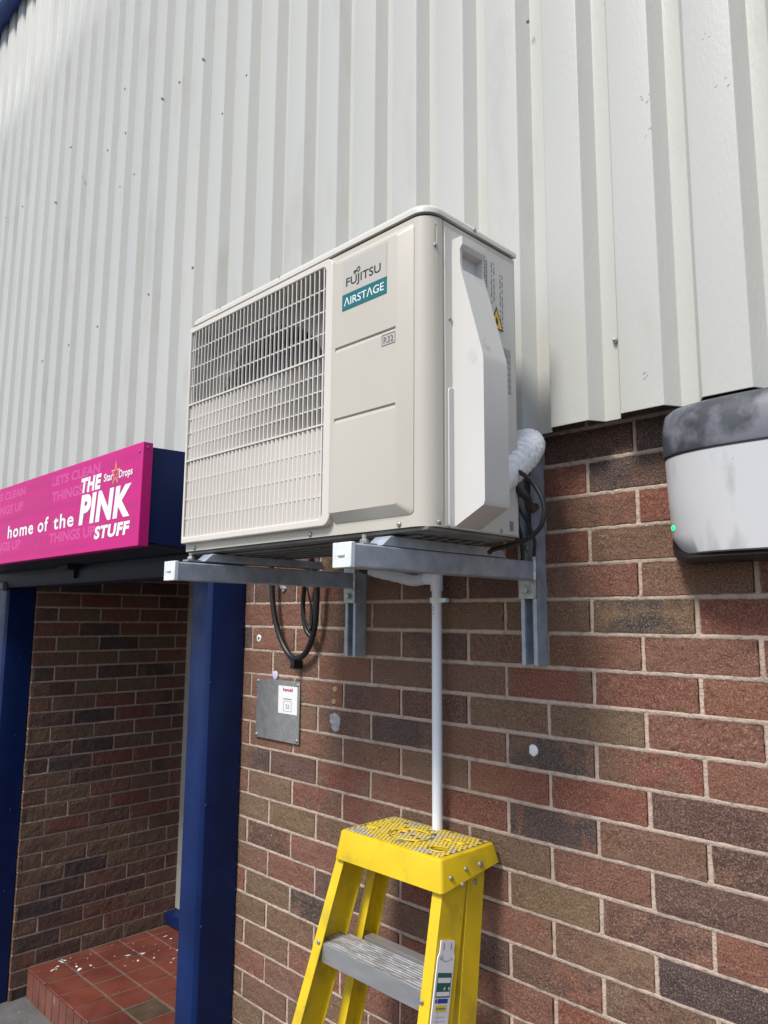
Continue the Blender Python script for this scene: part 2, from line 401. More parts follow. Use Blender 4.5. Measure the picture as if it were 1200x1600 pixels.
    for nm, dat in (('ca', ca), ('cb', cb)):
        at = me.color_attributes.new(nm, 'FLOAT_COLOR', 'POINT')
        flat = [x for c in dat for x in (c[0], c[1], c[2], 1.0)]; at.data.foreach_set('color', flat)
    at = me.attributes.new('cw', 'FLOAT', 'POINT'); at.data.foreach_set('value', cw)
    me.update()
    # make every normal look out of the wall
    out = (Vector(mp(0, -1, 0))-Vector(mp(0, 0, 0))).normalized()
    if me.polygons[len(us)].normal.dot(out) < 0 or me.polygons[20].normal.dot(out) < 0:
        me.flip_normals()
    o = link(name, me, [M_brick, M_mort], parent)
    me.polygons.foreach_set('use_smooth', [m_ == 1 for m_ in mi])
    return o

GZ = -1.70          # yard level
SZ = -1.565         # top of the tiled entrance step
XR = -1.30          # right jamb of the entrance
XL = -3.12          # left jamb / reveal

# ------------------------------------------------------------------ setting: yard
def ground():
    mb = MB(); n = 40
    mb.add([(-60, -60, GZ), (60, -60, GZ), (60, 60, GZ), (-60, 60, GZ)], [(0, 1, 2, 3)])
    m = mat('yard_concrete', (0.12, 0.118, 0.116), 0.9, var=0.25, vscale=6, bump=0.004, bscale=60, dirt=(0.10, 0.10, 0.10), dscale=11, dlo=0.45, dhi=0.7,
            fleck=(0.5, 0.48, 0.46), fscale=60, flo=0.72)
    o = mb.build('ground', m); tag(o, kind='structure'); return o
ground()

# ------------------------------------------------------------------ brick building
bw = empty('brick_wall', (0, 0.15, GZ), 'red brown brick wall with pale pinkish mortar under the metal cladding', 'wall')
front = lambda u_, d, z: (u_, d, z)
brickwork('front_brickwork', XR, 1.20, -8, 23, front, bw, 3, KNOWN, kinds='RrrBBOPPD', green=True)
brickwork('corner_brickwork', -3.75, XL, -8, 23, front, bw, 5, off=0.08)
reveal = lambda u_, d, z: (XL-d, u_, z)
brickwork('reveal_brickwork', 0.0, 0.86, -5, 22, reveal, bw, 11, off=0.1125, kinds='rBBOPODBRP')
mb = MB(); mb.box(XR, 1.6, 0.0125, 0.3, GZ-.1, 4.0); mb.box(-9, XL-0.0125, 0.0125, 0.3, GZ-.1, 4.0)
mb.box(XL-0.0124, XR-.001, 0.0125, 0.3, 0.34, 4.0); mb.box(1.2, 1.6, 0.0015, 0.0125, GZ-.1, .6); mb.box(-9, -3.75, 0.0015, 0.0125, GZ-.1, .6)
mb.box(XL-0.2, XL-0.0125, 0.3, 1.1, GZ-.1, 0.6); mb.box(XR, XR+0.2, 0.3, 1.1, GZ-.1, 0.6)
mb.box(XL-0.0124, XR-.001, 0.95, 1.15, GZ-.1, 0.6); mb.box(XL-0.0124, XR-.001, 0.3, 0.95, 0.34, 0.6)
mb.build('wall_core', M_mortb, bw)
# right jamb of the recess
# (its face is turned away from the photograph; plain brick)
# door at the back of the recess
dr = empty('entrance_door', (-2.2, 0.9, SZ), 'pale framed navy door at the back of the tiled entrance recess', 'door')
mb = MB(); mb.box(XL-.005, XL+0.045, 0.86, 0.93, SZ+.07, 0.33); mb.box(-1.42, -1.36, 0.86, 0.93, SZ+.07, 0.33); mb.box(XL+.045, -1.42, 0.865, 0.925, 0.24, 0.33)
mb.build('frame', M_frame, dr, bevel=.003)
mb = MB(); mb.box(XL+0.046, -1.421, 0.885, 0.93, SZ+.07, 0.239); mb.build('leaf', M_navy, dr, bevel=.002)
mb = MB(); mb.box(XL+.004, -1.36, 0.80, 0.94, SZ+.006, SZ+.068); mb.build('threshold', M_navy, dr, bevel=.006)
mb = MB(); mb.box(XL+0.052, XL+.064, 0.874, 0.884, SZ+.08, -0.62); mb.build('draught_strip', M_white, dr)

# tiled step
def tiled_step():
    st = empty('entrance_step', (-2.2, 0.4, GZ), 'low step of red quarry tiles splashed with white paint in the entrance', 'step')
    def tile_mat(nm):
        m = mat(nm, (0.155, 0.040, 0.025), 0.5, var=0.35, vscale=5, bump=0.0012, bscale=35, dirt=(0.12, 0.05, 0.035), dscale=10, dlo=0.5, dhi=0.85, rvar=.1,
                fleck=(0.45, 0.42, 0.38), fscale=70, flo=0.77)
        return m
    tm = tile_mat('quarry_tile'); dk = mat('dark_quarry_tile', (0.085, 0.055, 0.035), 0.5, var=0.3, vscale=14)
    mb = MB(); mb.box(XL+.002, XR-.002, 0.085, 0.95, GZ-.02, SZ-.003)
    mb.build('step_bed', M_tile_edge, st)
    R = random.Random(4); mb = MB()
    ys = [0.07]+[0.222+0.1535*i for i in range(5)]+[0.945]; g = 0.0035
    xs = [XL+.012, XL+.085]+[XL+.085+0.153*i for i in range(1, 12)]
    for i in range(len(xs)-1):
        for j in range(len(ys)-1):
            h = R.uniform(-.0008, .0012)
            mi = 1 if (i, j) in ((5, 1),) else 0
            mb.box(xs[i]+g, xs[i+1]-g, ys[j]+(g if j else 0), ys[j+1]-g, SZ-.012, SZ+h, mi)
    mb.build('tiles', [tm, dk], st, bevel=.004, seg=2)
    mb = MB(); x = XL+.012
    m2 = mat('riser_tile', (0.17, 0.062, 0.045), 0.6, var=0.25, vscale=9, bump=0.001, bscale=50, dirt=(0.28, 0.22, 0.18), dscale=12, dlo=0.6, dhi=0.85)
    while x < XR-.08:
        mb.box(x, x+.070, 0.075, 0.086, GZ-.01, SZ-.014); x += .0765
    mb.build('riser_tiles', m2, st, bevel=.002)
    # splashes of white paint as thin raised flakes
    mb = MB()
    for _ in range(42):
        t = R.random(); x = XL+.10+R.uniform(0, .35)*t+R.gauss(0, .05); y = 0.12+0.62*t+R.gauss(0, .035)
        if x < XL+.03: continue
        s = abs(R.gauss(0, .0026))+.0010; a_ = R.uniform(0, 3.1); el = R.uniform(1, 3.2); c_ = Vector((x, y, SZ+.0014)); ps = []
        for k in range(9):
            t = 2*math.pi*k/9; rr = s*(1+R.uniform(-.5, .5)); ex, ey = rr*math.cos(t)*el, rr*math.sin(t)
            ps.append(c_+Vector((ex*math.cos(a_)-ey*math.sin(a_), ex*math.sin(a_)+ey*math.cos(a_), 0)))
        mb.add(ps+[q_+Vector((0, 0, .0005)) for q_ in ps], [tuple(range(8, -1, -1)), tuple(range(9, 18))]+[(k, (k+1) % 9, 9+(k+1) % 9, 9+k) for k in range(9)])
    tag(mb.build('paint_splashes', M_white, st), kind='stuff')
tiled_step()

# ------------------------------------------------------------------ cladding
def cladding():
    cl = empty('metal_cladding', (-3.5, -0.05, 0.517), 'off-white ribbed metal cladding above the brick wall', 'cladding')
    yo, yi, zb, zt = -0.0785, -0.0425, 0.517, 4.05
    pitch = 0.1632; xe = 0.052      # right hand edge of a pan
    prof = [(0.0, yo), (0.0185, yi), (0.055, yi), (0.0735, yo)]   # slope, valley, slope, then pan
    us = []
    def R3(a, b, c, n=3):   # rounded bend
        a, b, c = Vector(a), Vector(b), Vector(c)
        p = b+(a-b).normalized()*0.004; q = b+(c-b).normalized()*0.004
        return [p, (p+q+b*2)/4, q]
    pts = []
    for k in range(-50, 12):
        x0 = xe+k*pitch
        loc = [(x0+px, py) for px, py in prof]
        nxt = (x0+pitch, yo); prv = (x0-pitch+prof[3][0], yo)
        seq = [prv]+loc+[nxt]
        for i in range(1, 5): pts += R3(seq[i-1], seq[i], seq[i+1])
        # tiny crease in the middle of the pan
    mb = MB(); zs = [zb, zb+0.0015, 1.2, 2.2, 3.1, zt]
    n = len(pts)
    for z in zs:
        for p in pts: mb.v.append((p.x, p.y, z))
    for j in range(len(zs)-1):
        for i in range(n-1):
            a = j*n+i; mb.f.append((a, a+1, a+n+1, a+n)); mb.m.append(0)
    me = mb.mesh('sheet', fix=False)
    o = link('sheet', me, M_clad, cl, smooth=25)
    sd = o.modifiers.new('solid', 'SOLIDIFY'); sd.thickness = 0.0016; sd.offset = 0
    mb = MB(); mb.box(-8.2, 1.95, -0.040, -0.036, zb+.02, zt)
    mb.build('liner_sheet', M_shadow_gap, cl)
    # fixings
    M_scr = mat('fixing_head', (0.46, 0.46, 0.43), 0.4, metal=.3, var=.1)
    M_scd = mat('dark_fixing_head', (0.30, 0.30, 0.29), 0.5, var=.1)
    sc = [(-1.27, 2.044, 1), (-1.588, 1.418, 0), (-1.933, 1.42, 0), (-1.581, 2.287, 0), (-1.763, 2.287, 0), (-1.907, 2.29, 0), (-2.277, 2.535, 0),
          (-2.242, 2.294, 0), (-2.425, 2.295, 0), (-2.891, 2.532, 0), (-2.711, 2.283, 1), (-2.268, 2.041, 1), (-3.05, 2.289, 0), (-3.562, 2.473, 0),
          (-3.848, 2.518, 0), (-2.414, 1.417, 0), (-2.734, 1.413, 0), (-3.066, 1.413, 0), (-1.423, 1.971, 1), (-2.13, 2.04, 1)]
    for x, z, d in sc:
        mb = MB()
        if d: mb.disc((x, yo-.001, z), (0, -1, 0), .004, .002, 10, dome=.001)
        else:
            mb.disc((x, yo-.001, z), (0, -1, 0), .0068, .0018, 14); mb.disc((x, yo-.0028, z), (0, -1, 0), .0040, .003, 8)
        mb.build('fixing_screw', M_scd if d else M_scr, cl, smooth=40)
    mb = MB(); mb.disc((0.103, yi-.0035, 0.686), (0, -1, 0), .0065, .004, 20, dome=.006); mb.build('capped_rivet', M_scr, cl, smooth=60)
    mb = MB(); mb.disc((-0.082, yo+.011, 1.53), (0.6, -1, 0), .004, .006, 10, dome=.002); mb.build('fixing_screw', M_scd, cl, smooth=60)
    # scuffs on the pans near the viewer
    mb = MB(); R = random.Random(2)
    for cx, cz in ((0.20, 1.18), (0.215, 1.16), (0.24, 1.21), (0.205, 1.10), (0.36, 1.12), (0.40, 0.60), (0.18, 0.585), (0.50, 1.17), (0.33, 1.23)):
        for _ in range(3):
            x = cx+R.gauss(0, .006); z = cz+R.gauss(0, .006); 
            kk = (x-xe) % pitch
            if kk < .072: continue
            a = R.uniform(-.2, 1.2); l = R.uniform(.0015, .006); hw = R.uniform(.0003, .0008)
            dx, dz = math.cos(a)*l, math.sin(a)*l
            mb.add([(x-dx, yo-.0012, z-dz), (x+hw*dz/l, yo-.0013, z-hw*dx/l), (x+dx, yo-.0012, z+dz), (x-hw*dz/l, yo-.0013, z+hw*dx/l)], [(0, 1, 2, 3)])
    tag(mb.build('scuff_marks', mat('scuff', (.14, .14, .15), .6), cl), kind='stuff')
    g = empty('roof_eave', (-3.5, -0.2, 4.05), 'blue painted eave along the top edge of the metal cladding', 'eave')
    mb = MB(); mb.box(-12, 3, -0.15, 0.3, 4.052, 4.07); mb.build('soffit_board', mat('blue_eave', (0.03, 0.08, 0.30), .45, var=.1), g)
    mb = MB(); mb.box(-12, 3, -0.175, -0.152, 4.03, 4.30); mb.build('fascia', mat('blue_eave_fascia', (0.03, 0.09, 0.33), .4, var=.1), g)
cladding()

# ------------------------------------------------------------------ entrance canopy, posts and sign
def canopy():
    c = empty('entrance_canopy', (-2.3, -0.2, GZ), 'navy blue entrance canopy on two navy posts behind the pink sign', 'canopy')
    mb = MB(); mb.prism([(-0.365, .33), (-0.365, .624), (-.078, .632), (-.078, .318), (-.14, .312)], -1.287, -1.281, 'X'); mb.build('side_panel', M_navy, c, bevel=.001)
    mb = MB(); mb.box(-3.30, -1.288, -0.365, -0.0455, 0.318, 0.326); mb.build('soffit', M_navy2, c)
    mb = MB(); mb.box(-3.30, -1.288, -0.365, -0.076, 0.615, 0.621); mb.box(-3.30, -1.288, -0.366, -0.358, 0.327, 0.614); mb.build('canopy_top', M_navy, c)
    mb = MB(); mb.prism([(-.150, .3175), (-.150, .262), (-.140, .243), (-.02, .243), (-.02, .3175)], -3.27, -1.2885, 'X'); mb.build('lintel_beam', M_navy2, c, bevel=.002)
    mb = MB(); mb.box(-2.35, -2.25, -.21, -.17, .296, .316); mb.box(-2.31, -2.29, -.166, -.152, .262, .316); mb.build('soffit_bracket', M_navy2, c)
    # right post (folded sheet casing: front strip and a broad side cheek)
    def post(x0, x1, label, fx):
        mb = MB(); mb.prism([(x0, -.005), (x0, -.135), (x0+.012, -.14), (x1-.012, -.14), (x1, -.128), (x1, -.005)], GZ, 0.2425, 'Z')
        o = mb.build('post', M_navy, c, bevel=.0015, label=label)
        for z in (-.102, -.474, -.827, -1.2):
            b = MB(); b.disc((x1-.0005, fx, z), (1, 0, 0), .006, .003, 10, dome=.002); b.build('rivet', M_navy, o, smooth=60)
        return o
    post(-1.392, -1.279, 'right post beside the brick wall', -.124)
    post(-3.27, -3.135, 'left post beside the tiled step', -.05)
    mb = MB(); mb.box(-3.255, -3.135, -.165, -.142, .235, .27); mb.build('corner_bracket', M_hinge, c, bevel=.003)
canopy()

def sign():
    s = empty('fascia_sign', (-2.3, -0.39, 0.318), 'magenta shop sign with white lettering mounted on the canopy front', 'sign')
    X0, X1, Y, Z0, Z1 = -3.42, -1.268, -0.400, 0.315, 0.634
    mb = MB(); mb.box(X0, X1, Y, -0.367, Z0, Z1); mb.build('panel', M_pink, s, bevel=.002)
    ux, uz = (1, 0, 0), (0, 0, 1); y1, y2, y3 = Y-.0003, Y-.0009, Y-.0014
    lt, dk = M_pinkl, M_pinkd
    def row(mt, txt, x, z, w_, h_, **k):
        q = MB(); put_text(q, txt, (x, y1, z), ux, uz, w_, h_, **k); q.build('background_lettering', mt, s)
    def word(*a, **k):
        q = MB(); put_text(q, *a, **k); q.build('lettering', M_white, s)
    # repeating background phrases, three widths of the pattern
    for xo in (0.0, -0.672, -1.344):
        a = -1.966+xo
        def clip(mbx, txt, x, z, w_, h_, **k):
            if x > X0+.02 and x+w_ < X1-.012: row(mbx, txt, x, z, w_, h_, **k)
        for z0 in (0.0, -0.152):
            clip(dk if z0 else lt, 'LETS CLEAN', a, .577+z0, .405, .034, bold=.035)
            clip(dk, 'THE CLEAN', a+.412, .582+z0, .262, .027)
            clip(lt, 'THINGS UP', a+.008, .517+z0, .385, .038, bold=.035)
            clip(dk, 'TEAM', a+.405, .515+z0, .258, .045)
            clip(dk, 'KEEP IT CLEAN', a-.325, .488+z0, .315, .022)
            clip(dk, 'GET A CLEAN ON', a, .484+z0, .335, .022)
    # main lettering
    word('THE', (-1.704, y2, .521), ux, uz, .157, .052, bold=.055, shear=.12, spacing=1.1)
    word('PINK', (-1.706, y2, .411), ux, uz, .376, .103, bold=.05, shear=.12, spacing=1.08)
    word('STUFF', (-1.577, y2, .354), ux, uz, .250, .043, bold=.05, shear=.12, spacing=1.1)
    word('home', (-2.395, y2, .414), ux, uz, .275, .052, bold=.022, spacing=1.15)
    word('of', (-2.075, y2, .414), ux, uz, .100, .054, bold=.022, spacing=1.15)
    word('the', (-1.925, y2, .413), ux, uz, .176, .053, bold=.022, spacing=1.15)
    word('Star', (-1.528, y2, .540), ux, uz, .068, .026, bold=.02)
    word('Drops', (-1.420, y2, .532), ux, uz, .092, .033, bold=.02)
    mb = MB(); cx, cz = -1.444, .558
    def star(R1, R2, y, mi):
        pts = []
        for k in range(10):
            a = math.pi/2+k*math.pi/5; rr = R1 if k % 2 == 0 else R2
            pts.append((cx+rr*math.cos(a)*.9, y, cz+rr*math.sin(a)*1.15))
        mb.add(pts+[(cx, y, cz)], [(k, (k+1) % 10, 10) for k in range(10)], mi)
    star(.037, .014, y2-.0002, 0); star(.027, .0095, y3, 1); mb.build('star_emblem', [M_gold, M_pink], s)
    mb = MB(); mb.disc((X1+.0002, -.384, .618), (1, 0, 0), .004, .002, 10, dome=.001); mb.build('fixing_screw', M_hinge, s, smooth=60)
    mb = MB(); mb.disc((X1-.02, Y-.0005, .605), (0, -1, 0), .004, .002, 10, dome=.001)
    mb.build('fixing_screw', M_hinge, s, smooth=60)
sign()

# ------------------------------------------------------------------ air conditioning unit
UX0, UX1, UY0, UY1, UZ0, UZ1 = -0.824, -0.020, -0.500, -0.232, 0.260, 0.866
def ac():
    a = empty('air_conditioner', (-.42, -.37, UZ0), 'large beige outdoor air conditioning unit on steel brackets', 'air conditioner')
    # casing with the fan bay cut out
    def plan(g, rr, rl, n=7):
        x0, x1, y0, y1 = UX0-g, UX1+g, UY0-g, UY1+g; p = []
        for k in range(n+1):
            t = math.radians(270+90*k/n); p.append((x1-rr+rr*math.cos(t), y0+rr+rr*math.sin(t)))
        p += [(x1, y1), (x0, y1)]
        for k in range(n+1):
            t = math.radians(180+90*k/n); p.append((x0+rl+rl*math.cos(t), y0+rl+rl*math.sin(t)))
        return p
    mb = MB(); mb.prism(plan(0, .036, .010), UZ0+.004, UZ1-.0262, 'Z')
    case = mb.build('casing', M_case, a)
    c1 = MB(); c1.box(-.806, -.288, -.60, -.30, .297, .818); k1 = link('k', c1.mesh('k'), M_case)
    c2 = MB(); c2.box(-.2605, -.262+.0005, -.6, -.4985, .27, .836); k2 = link('k', c2.mesh('k'), M_case)
    # vertical seams on the side
    c3 = MB(); c3.box(-.0222, .02, -.4575, -.4553, .27, .85); k3 = link('k', c3.mesh('k'), M_case)
    c4 = MB(); c4.prism(rrect(-.482, -.472, .775, .826, .0049), -.0225, .02, 'X'); k4 = link('k', c4.mesh('k'), M_case)
    boolean(case, [k1, k3, k4])
    bpy.data.objects.remove(k2, do_unlink=True)
    me = case.data; me.polygons.foreach_set('use_smooth', [True]*len(me.polygons)); me.set_sharp_from_angle(angle=math.radians(30))
    # bottom flange and base
    mb = MB(); mb.box(UX0+.006, UX1-.006, UY0+.008, UY1-.006, UZ0-.003, UZ0+.0035)
    for i in range(6): mb.box(UX0+.05, UX1-.06, UY0+.045+i*.036, UY0+.057+i*.036, UZ0-.008, UZ0-.0035)
    mb.build('base_pan', M_base, a, bevel=.001)
    # lid
    mb = MB(); lv = [(UZ1-.0205, .0035), (UZ1-.0135, .0035), (UZ1-.0105, .0030), (UZ1-.004, -.0015), (UZ1-.001, -.0055), (UZ1, -.011)]; P_ = [plan(g_, .038, .012) for _, g_ in lv]; n_ = len(P_[0])
    for (z_, g_), pp in zip(lv, P_): mb.v += [(x_, y_, z_) for x_, y_ in pp]
    for i_ in range(len(lv)-1):
        for k_ in range(n_): mb.f.append((i_*n_+k_, i_*n_+(k_+1) % n_, (i_+1)*n_+(k_+1) % n_, (i_+1)*n_+k_)); mb.m.append(0)
    mb.f += [tuple(range(n_-1, -1, -1)), tuple((len(lv)-1)*n_+k_ for k_ in range(n_))]; mb.m += [0, 0]
    mb.build('lid', mat('lit_lid_paint', (0.60, 0.58, 0.52), 0.34, var=.02), a, smooth=40)  # paler than the casing paint, light from above painted into the lid
    mb = MB(); mb.prism(plan(-.004, .034, .010), UZ1-.0265, UZ1-.0201, 'Z'); mb.build('lid_gap', M_dark, a)
    # raised front panel with wide bevel on the right, top and bottom
    y0, y1 = UY0-.0005, UY0-.0165
    o = [(-.264, .286), (-.264, .829), (-.052, .829), (-.052, .286)]; i_ = [(-.260, .305), (-.260, .8115), (-.080, .8115), (-.080, .305)]
    def loop(P, y, rad):
        x0, x1 = P[0][0], P[2][0]; z0, z1 = P[0][1], P[1][1]
        return [(x, y, z) for x, z in rrect(x0, x1, z0, z1, rad, 4)]
    L0 = loop(o, y0+.002, .010); L1 = loop(o, y0-.0008, .0095); L2 = loop(i_, y1, .005); n = len(L0)
    mb = MB(); fs = []
    for a_ in range(2):
        fs += [(a_*n+k, a_*n+(k+1) % n, (a_+1)*n+(k+1) % n, (a_+1)*n+k) for k in range(n)]
    fs.append(tuple(range(2*n, 3*n)))
    mb.add(L0+L1+L2, fs); mb.add(L0, [tuple(range(n-1, -1, -1))])
    fp = mb.build('front_panel', M_case, a)
    cuts = []
    for z in (.6305, .4865):
        c = MB(); c.add([(-.250, y1-.01, z+.0073), (-.250, y1-.01, z-.0290), (-.250, y1+.0040, z+.002), (-.083, y1-.01, z+.0073), (-.083, y1-.01, z-.0290), (-.083, y1+.0040, z+.002)],
                        [(0, 1, 2), (3, 5, 4), (0, 3, 4, 1), (1, 4, 5, 2), (2, 5, 3, 0)])
        cuts.append(link('k', c.mesh('k'), M_case))
    bm = bmesh.new(); bm.from_mesh(fp.data); bmesh.ops.remove_doubles(bm, verts=bm.verts, dist=1e-6); bmesh.ops.recalc_face_normals(bm, faces=bm.faces); bm.to_mesh(fp.data); bm.free()
    boolean(fp, cuts)
    b = fp.modifiers.new('bevel', 'BEVEL'); b.width = .0016; b.segments = 2; b.limit_method = 'ANGLE'; b.angle_limit = math.radians(20)
    fp.data.polygons.foreach_set('use_smooth', [True]*len(fp.data.polygons)); fp.data.set_sharp_from_angle(angle=math.radians(35))
    # shroud and fan
    mb = MB(); seg = 48; cxf, czf, rf = -.565, .560, .225
    ring = [(cxf+rf*math.cos(2*math.pi*k/seg), -.445, czf+rf*math.sin(2*math.pi*k/seg)) for k in range(seg)]
    ring2 = [(x, -.36, z) for x, _, z in ring]; outer = []
    for k in range(seg):
        c_, s_ = math.cos(2*math.pi*k/seg), math.sin(2*math.pi*k/seg)
        tx = (-.289-cxf if c_ > 0 else cxf+.805)/max(abs(c_), 1e-6); tz = (.817-czf if s_ > 0 else czf-.298)/max(abs(s_), 1e-6); t = min(tx, tz)
        outer.append((cxf+t*c_, -.448, czf+t*s_))
    mb.add(outer+ring+ring2, [(k, (k+1) % seg, seg+(k+1) % seg, seg+k) for k in range(seg)]+[(seg+k, seg+(k+1) % seg, 2*seg+(k+1) % seg, 2*seg+k) for k in range(seg)])
    o_ = mb.build('fan_shroud', M_shroud, a)
    fan = MB(); fan.disc((cxf, -.35, czf), (0, -1, 0), .055, .07, 28, dome=.012)
    for b_ in range(3):
        a0 = math.radians(100+120*b_); rows = 9; cols = 9; vs = []
        for i in range(rows):
            rr = .05+(.165)*i/(rows-1)
            for j in range(cols):
                t = j/(cols-1); aa = a0+math.radians(-50+100*t)*(.75+.35*i/(rows-1))
                vs.append((cxf+rr*math.cos(aa), -.345-.065*t, czf+rr*math.sin(aa)))
        fan.add(vs, [(i*cols+j, i*cols+j+1, (i+1)*cols+j+1, (i+1)*cols+j) for i in range(rows-1) for j in range(cols-1)])
    fo = fan.build('fan', M_fan, a, smooth=40)
    mb = MB(); mb.box(-.805, -.289, -.318, -.306, .298, .817)
    for i in range(60): mb.box(-.800+i*.0085, -.7975+i*.0085, -.330, -.3181, .30, .815)
    mb.build('condenser_fins', M_dark, a)
    mb = MB(); mb.box(-.312, -.290, -.44, -.40, .32, .78); mb.tube([(-.300, -.452, .34), (-.300, -.455, .55), (-.303, -.452, .76)], .004, 8); mb.build('inner_bracket', M_base, a)
    # grille: frame
    yf = UY0-.014
    mb = MB(); mb.prism(rrect(-.8175, -.264, .282, .834, .020, 6, (1, 0, 0, 1)), yf, UY0+.006, 'Y')
    fr = mb.build('grille_frame', M_grille, a)
    c = MB(); c.prism(rrect(-.8125, -.2865, .2975, .8195, .010, 5, (1, 0, 0, 1)), yf-.03, UY0+.05, 'Y')
    boolean(fr, [link('k', c.mesh('k'), M_grille)])
    b = fr.modifiers.new('bevel', 'BEVEL'); b.width = .0045; b.segments = 3; b.limit_method = 'ANGLE'; b.angle_limit = math.radians(40)
    fr.data.polygons.foreach_set('use_smooth', [True]*len(fr.data.polygons)); fr.data.set_sharp_from_angle(angle=math.radians(50))
    # grille: fins in three bands of growing depth, bars between
    mb = MB(); zb = [(.6325, .8205, .0045, .0026), (.4895, .6285, .011, .0032), (.2965, .4845, .0165, .0036)]
    nf = 34; xs = [-.8095+i*(.5145/nf) for i in range(nf+1)]
    for (z0, z1, dep, wd) in zb:
        for i, x in enumerate(xs):
            d = dep if dep < .01 else dep*(1.0-.35*(i/nf) if dep < .02 else 1)
            ys = yf+.002+(.004 if i == 0 else 0)
            w2 = wd if i < nf else wd*1.25
            pt_ = .5145/nf
            if dep > .015: w3 = pt_-.0012 if i < nf else w2
            elif dep > .01: w3 = w2+(pt_*.62-w2)*max(0.0, 1-1.2*i/nf) if i < nf else w2
            else: w3 = w2*.75
            mb.prism([(x, ys), (x+w2, ys), (x+w3, ys+d), (x+w2*.25, ys+d)], z0, z1, 'Z')
        nb = 3
        for k in range(1, nb+1):
            z = z0+(z1-z0)*k/(nb+1); mb.box(-.8115, -.2870, yf+.0042, yf+.0042+max(.004, dep*.55), z-.0013, z+.0013)
    for z in (.6305, .4870): mb.box(-.8165, -.2865, yf+.0004, yf+.018, z-.0019, z+.0019)
    mb.build('fan_grille', M_grille, a)
    # labels on the front panel
    ux, uz = (1, 0, 0), (0, 0, 1); yl = y1-.0004
    lb = MB(); lb.box(-.230, -.106, yl-.0004, yl, .7375, .806); lb = lb.build('brand_label', M_lgrey, a)
    t = MB(); t.box(-.230, -.106, yl-.0005, yl+.0001, .7045, .7372); tl = t.build('series_label', M_teal, a)
    t = MB(); put_text(t, 'FUJITSU', (-.219, yl-.0009, .7470), ux, uz, .097, .0225, bold=.008)
    t.tube([(-.1895+.0085*math.sin(q)+.0016*math.sin(q)**2, yl-.0010, .7765+(.0034+.0012*math.sin(q))*math.sin(2*q)+.0022*math.sin(q)) for q in [2*math.pi*k/28 for k in range(29)]], .00075, 6)
    t.build('brand_lettering', M_black, lb)
    t = MB(); put_text(t, '\u039bIRST\u039bGE', (-.224, yl-.0009, .7125), ux, uz, .111, .0168, bold=.004); t.build('series_lettering', M_white, tl)
    t = MB(); put_text(t, 'R32', (-.1135, yl-.0007, .6075), ux, uz, .0255, .0125, bold=.01)
    for (x0, x1, z0, z1) in ((-.118, -.0835, .6035, .6043), (-.118, -.0835, .6237, .6245), (-.118, -.1172, .6043, .6237), (-.0843, -.0835, .6043, .6237)):
        t.box(x0, x1, yl-.0006, yl, z0, z1)
    t.build('refrigerant_mark', M_greyp, a)
    # screws
    for x, z in ((-.087, .271), (-.335, .271), (-.775, .271)):
        m_ = MB(); m_.disc((x, UY0-.0005, z), (0, -1, 0), .0052, .002, 14, dome=.0025); m_.build('screw', M_zinc, a, smooth=60)
    for y, z, x in ((-.367, .853, .0032), (-.4395, .651, 0), (-.292, .272, 0), (-.4765, .783, -.002), (-.470, .272, 0)):
        m_ = MB(); m_.disc((UX1+x+.0003, y, z), (1, 0, 0), .0045, .002, 14, dome=.002); m_.build('screw', M_zinc, a, smooth=60)
    for x in (-.70, -.46): m_ = MB(); m_.disc((x, UY0-.0038, .858), (0, -1, 0), .0022, .0006, 10); m_.build('lid_pip', M_greyp, a)
    # side access panel, valve cover
    X1 = UX1
    mb = MB(); mb.prism([(-.4535, .266), (-.4535, .828), (-.236, .828), (-.236, .266)], X1+.0002, X1+.0016, 'X'); sp = mb.build('side_panel', M_side, a, bevel=.0006)
    mb = MB()
    prof = [(X1+.001, .2675), (-.012, .2675), (.0500, .300), (.0525, .308), (.0525, .560), (.0505, .574), (.0035, .742), (.001, .758), (.001, .784), (.0075, .792), (.0065, .808), (X1+.001, .808)]
    mb.prism(prof, -.4335, -.3620, 'Y'); cv = mb.build('valve_cover', M_cover, a)
    c = MB(); c.prism([(X1+.004, .783), (.05, .789), (.05, .775), (.004, .7435), (X1+.006, .753)], -.4275, -.3655, 'Y')
    boolean(cv, [link('k', c.mesh('k'), M_cover)])
    b = cv.modifiers.new('bevel', 'BEVEL'); b.width = .0042; b.segments = 3; b.limit_method = 'ANGLE'; b.angle_limit = math.radians(25)
    cv.data.polygons.foreach_set('use_smooth', [True]*len(cv.data.polygons)); cv.data.set_sharp_from_angle(angle=math.radians(60))
    mb = MB(); mb.prism(rrect(-.4480, -.352, .2635, .52, .008), X1+.0017, X1+.0050, 'X'); mb.build('cover_flange', M_cover, cv, bevel=.0015)
    # rating labels: printed dashes, warning triangle, table
    mb = MB(); R = random.Random(9); xx = X1+.0022
    def dash(y, z0, z1, w_=.0022): mb.box(X1+.0016, xx, y-w_/2, y+w_/2, z0, z1)
    mb = MB()
    for y in (-.334, -.328):
        z = .806
        while z > .712:
            l = R.uniform(.002, .006); dash(y, z-l, z, .0035); z -= l+.0016
    mb.build('rating_print', M_greyp, sp); mb = MB()
    for y in (-.312, -.304):
        z = .808
        while z > .722:
            l = R.uniform(.003, .014)
            dash(y, z-l, z, .0026)
            z -= l+R.uniform(.002, .009)
    mb.build('rating_print', M_greyp, sp); mb = MB()
    for y in (-.284, -.277):
        z = .79
        while z > .68:
            l = R.uniform(.003, .016); dash(y, z-l, z, .0026); z -= l+R.uniform(.002, .007)
    mb.build('rating_print', M_greyp, sp)
    mb = MB(); mb.add([(xx, -.297, .720), (xx, -.3195, .672), (xx, -.2745, .672)], [(0, 1, 2)], 0)
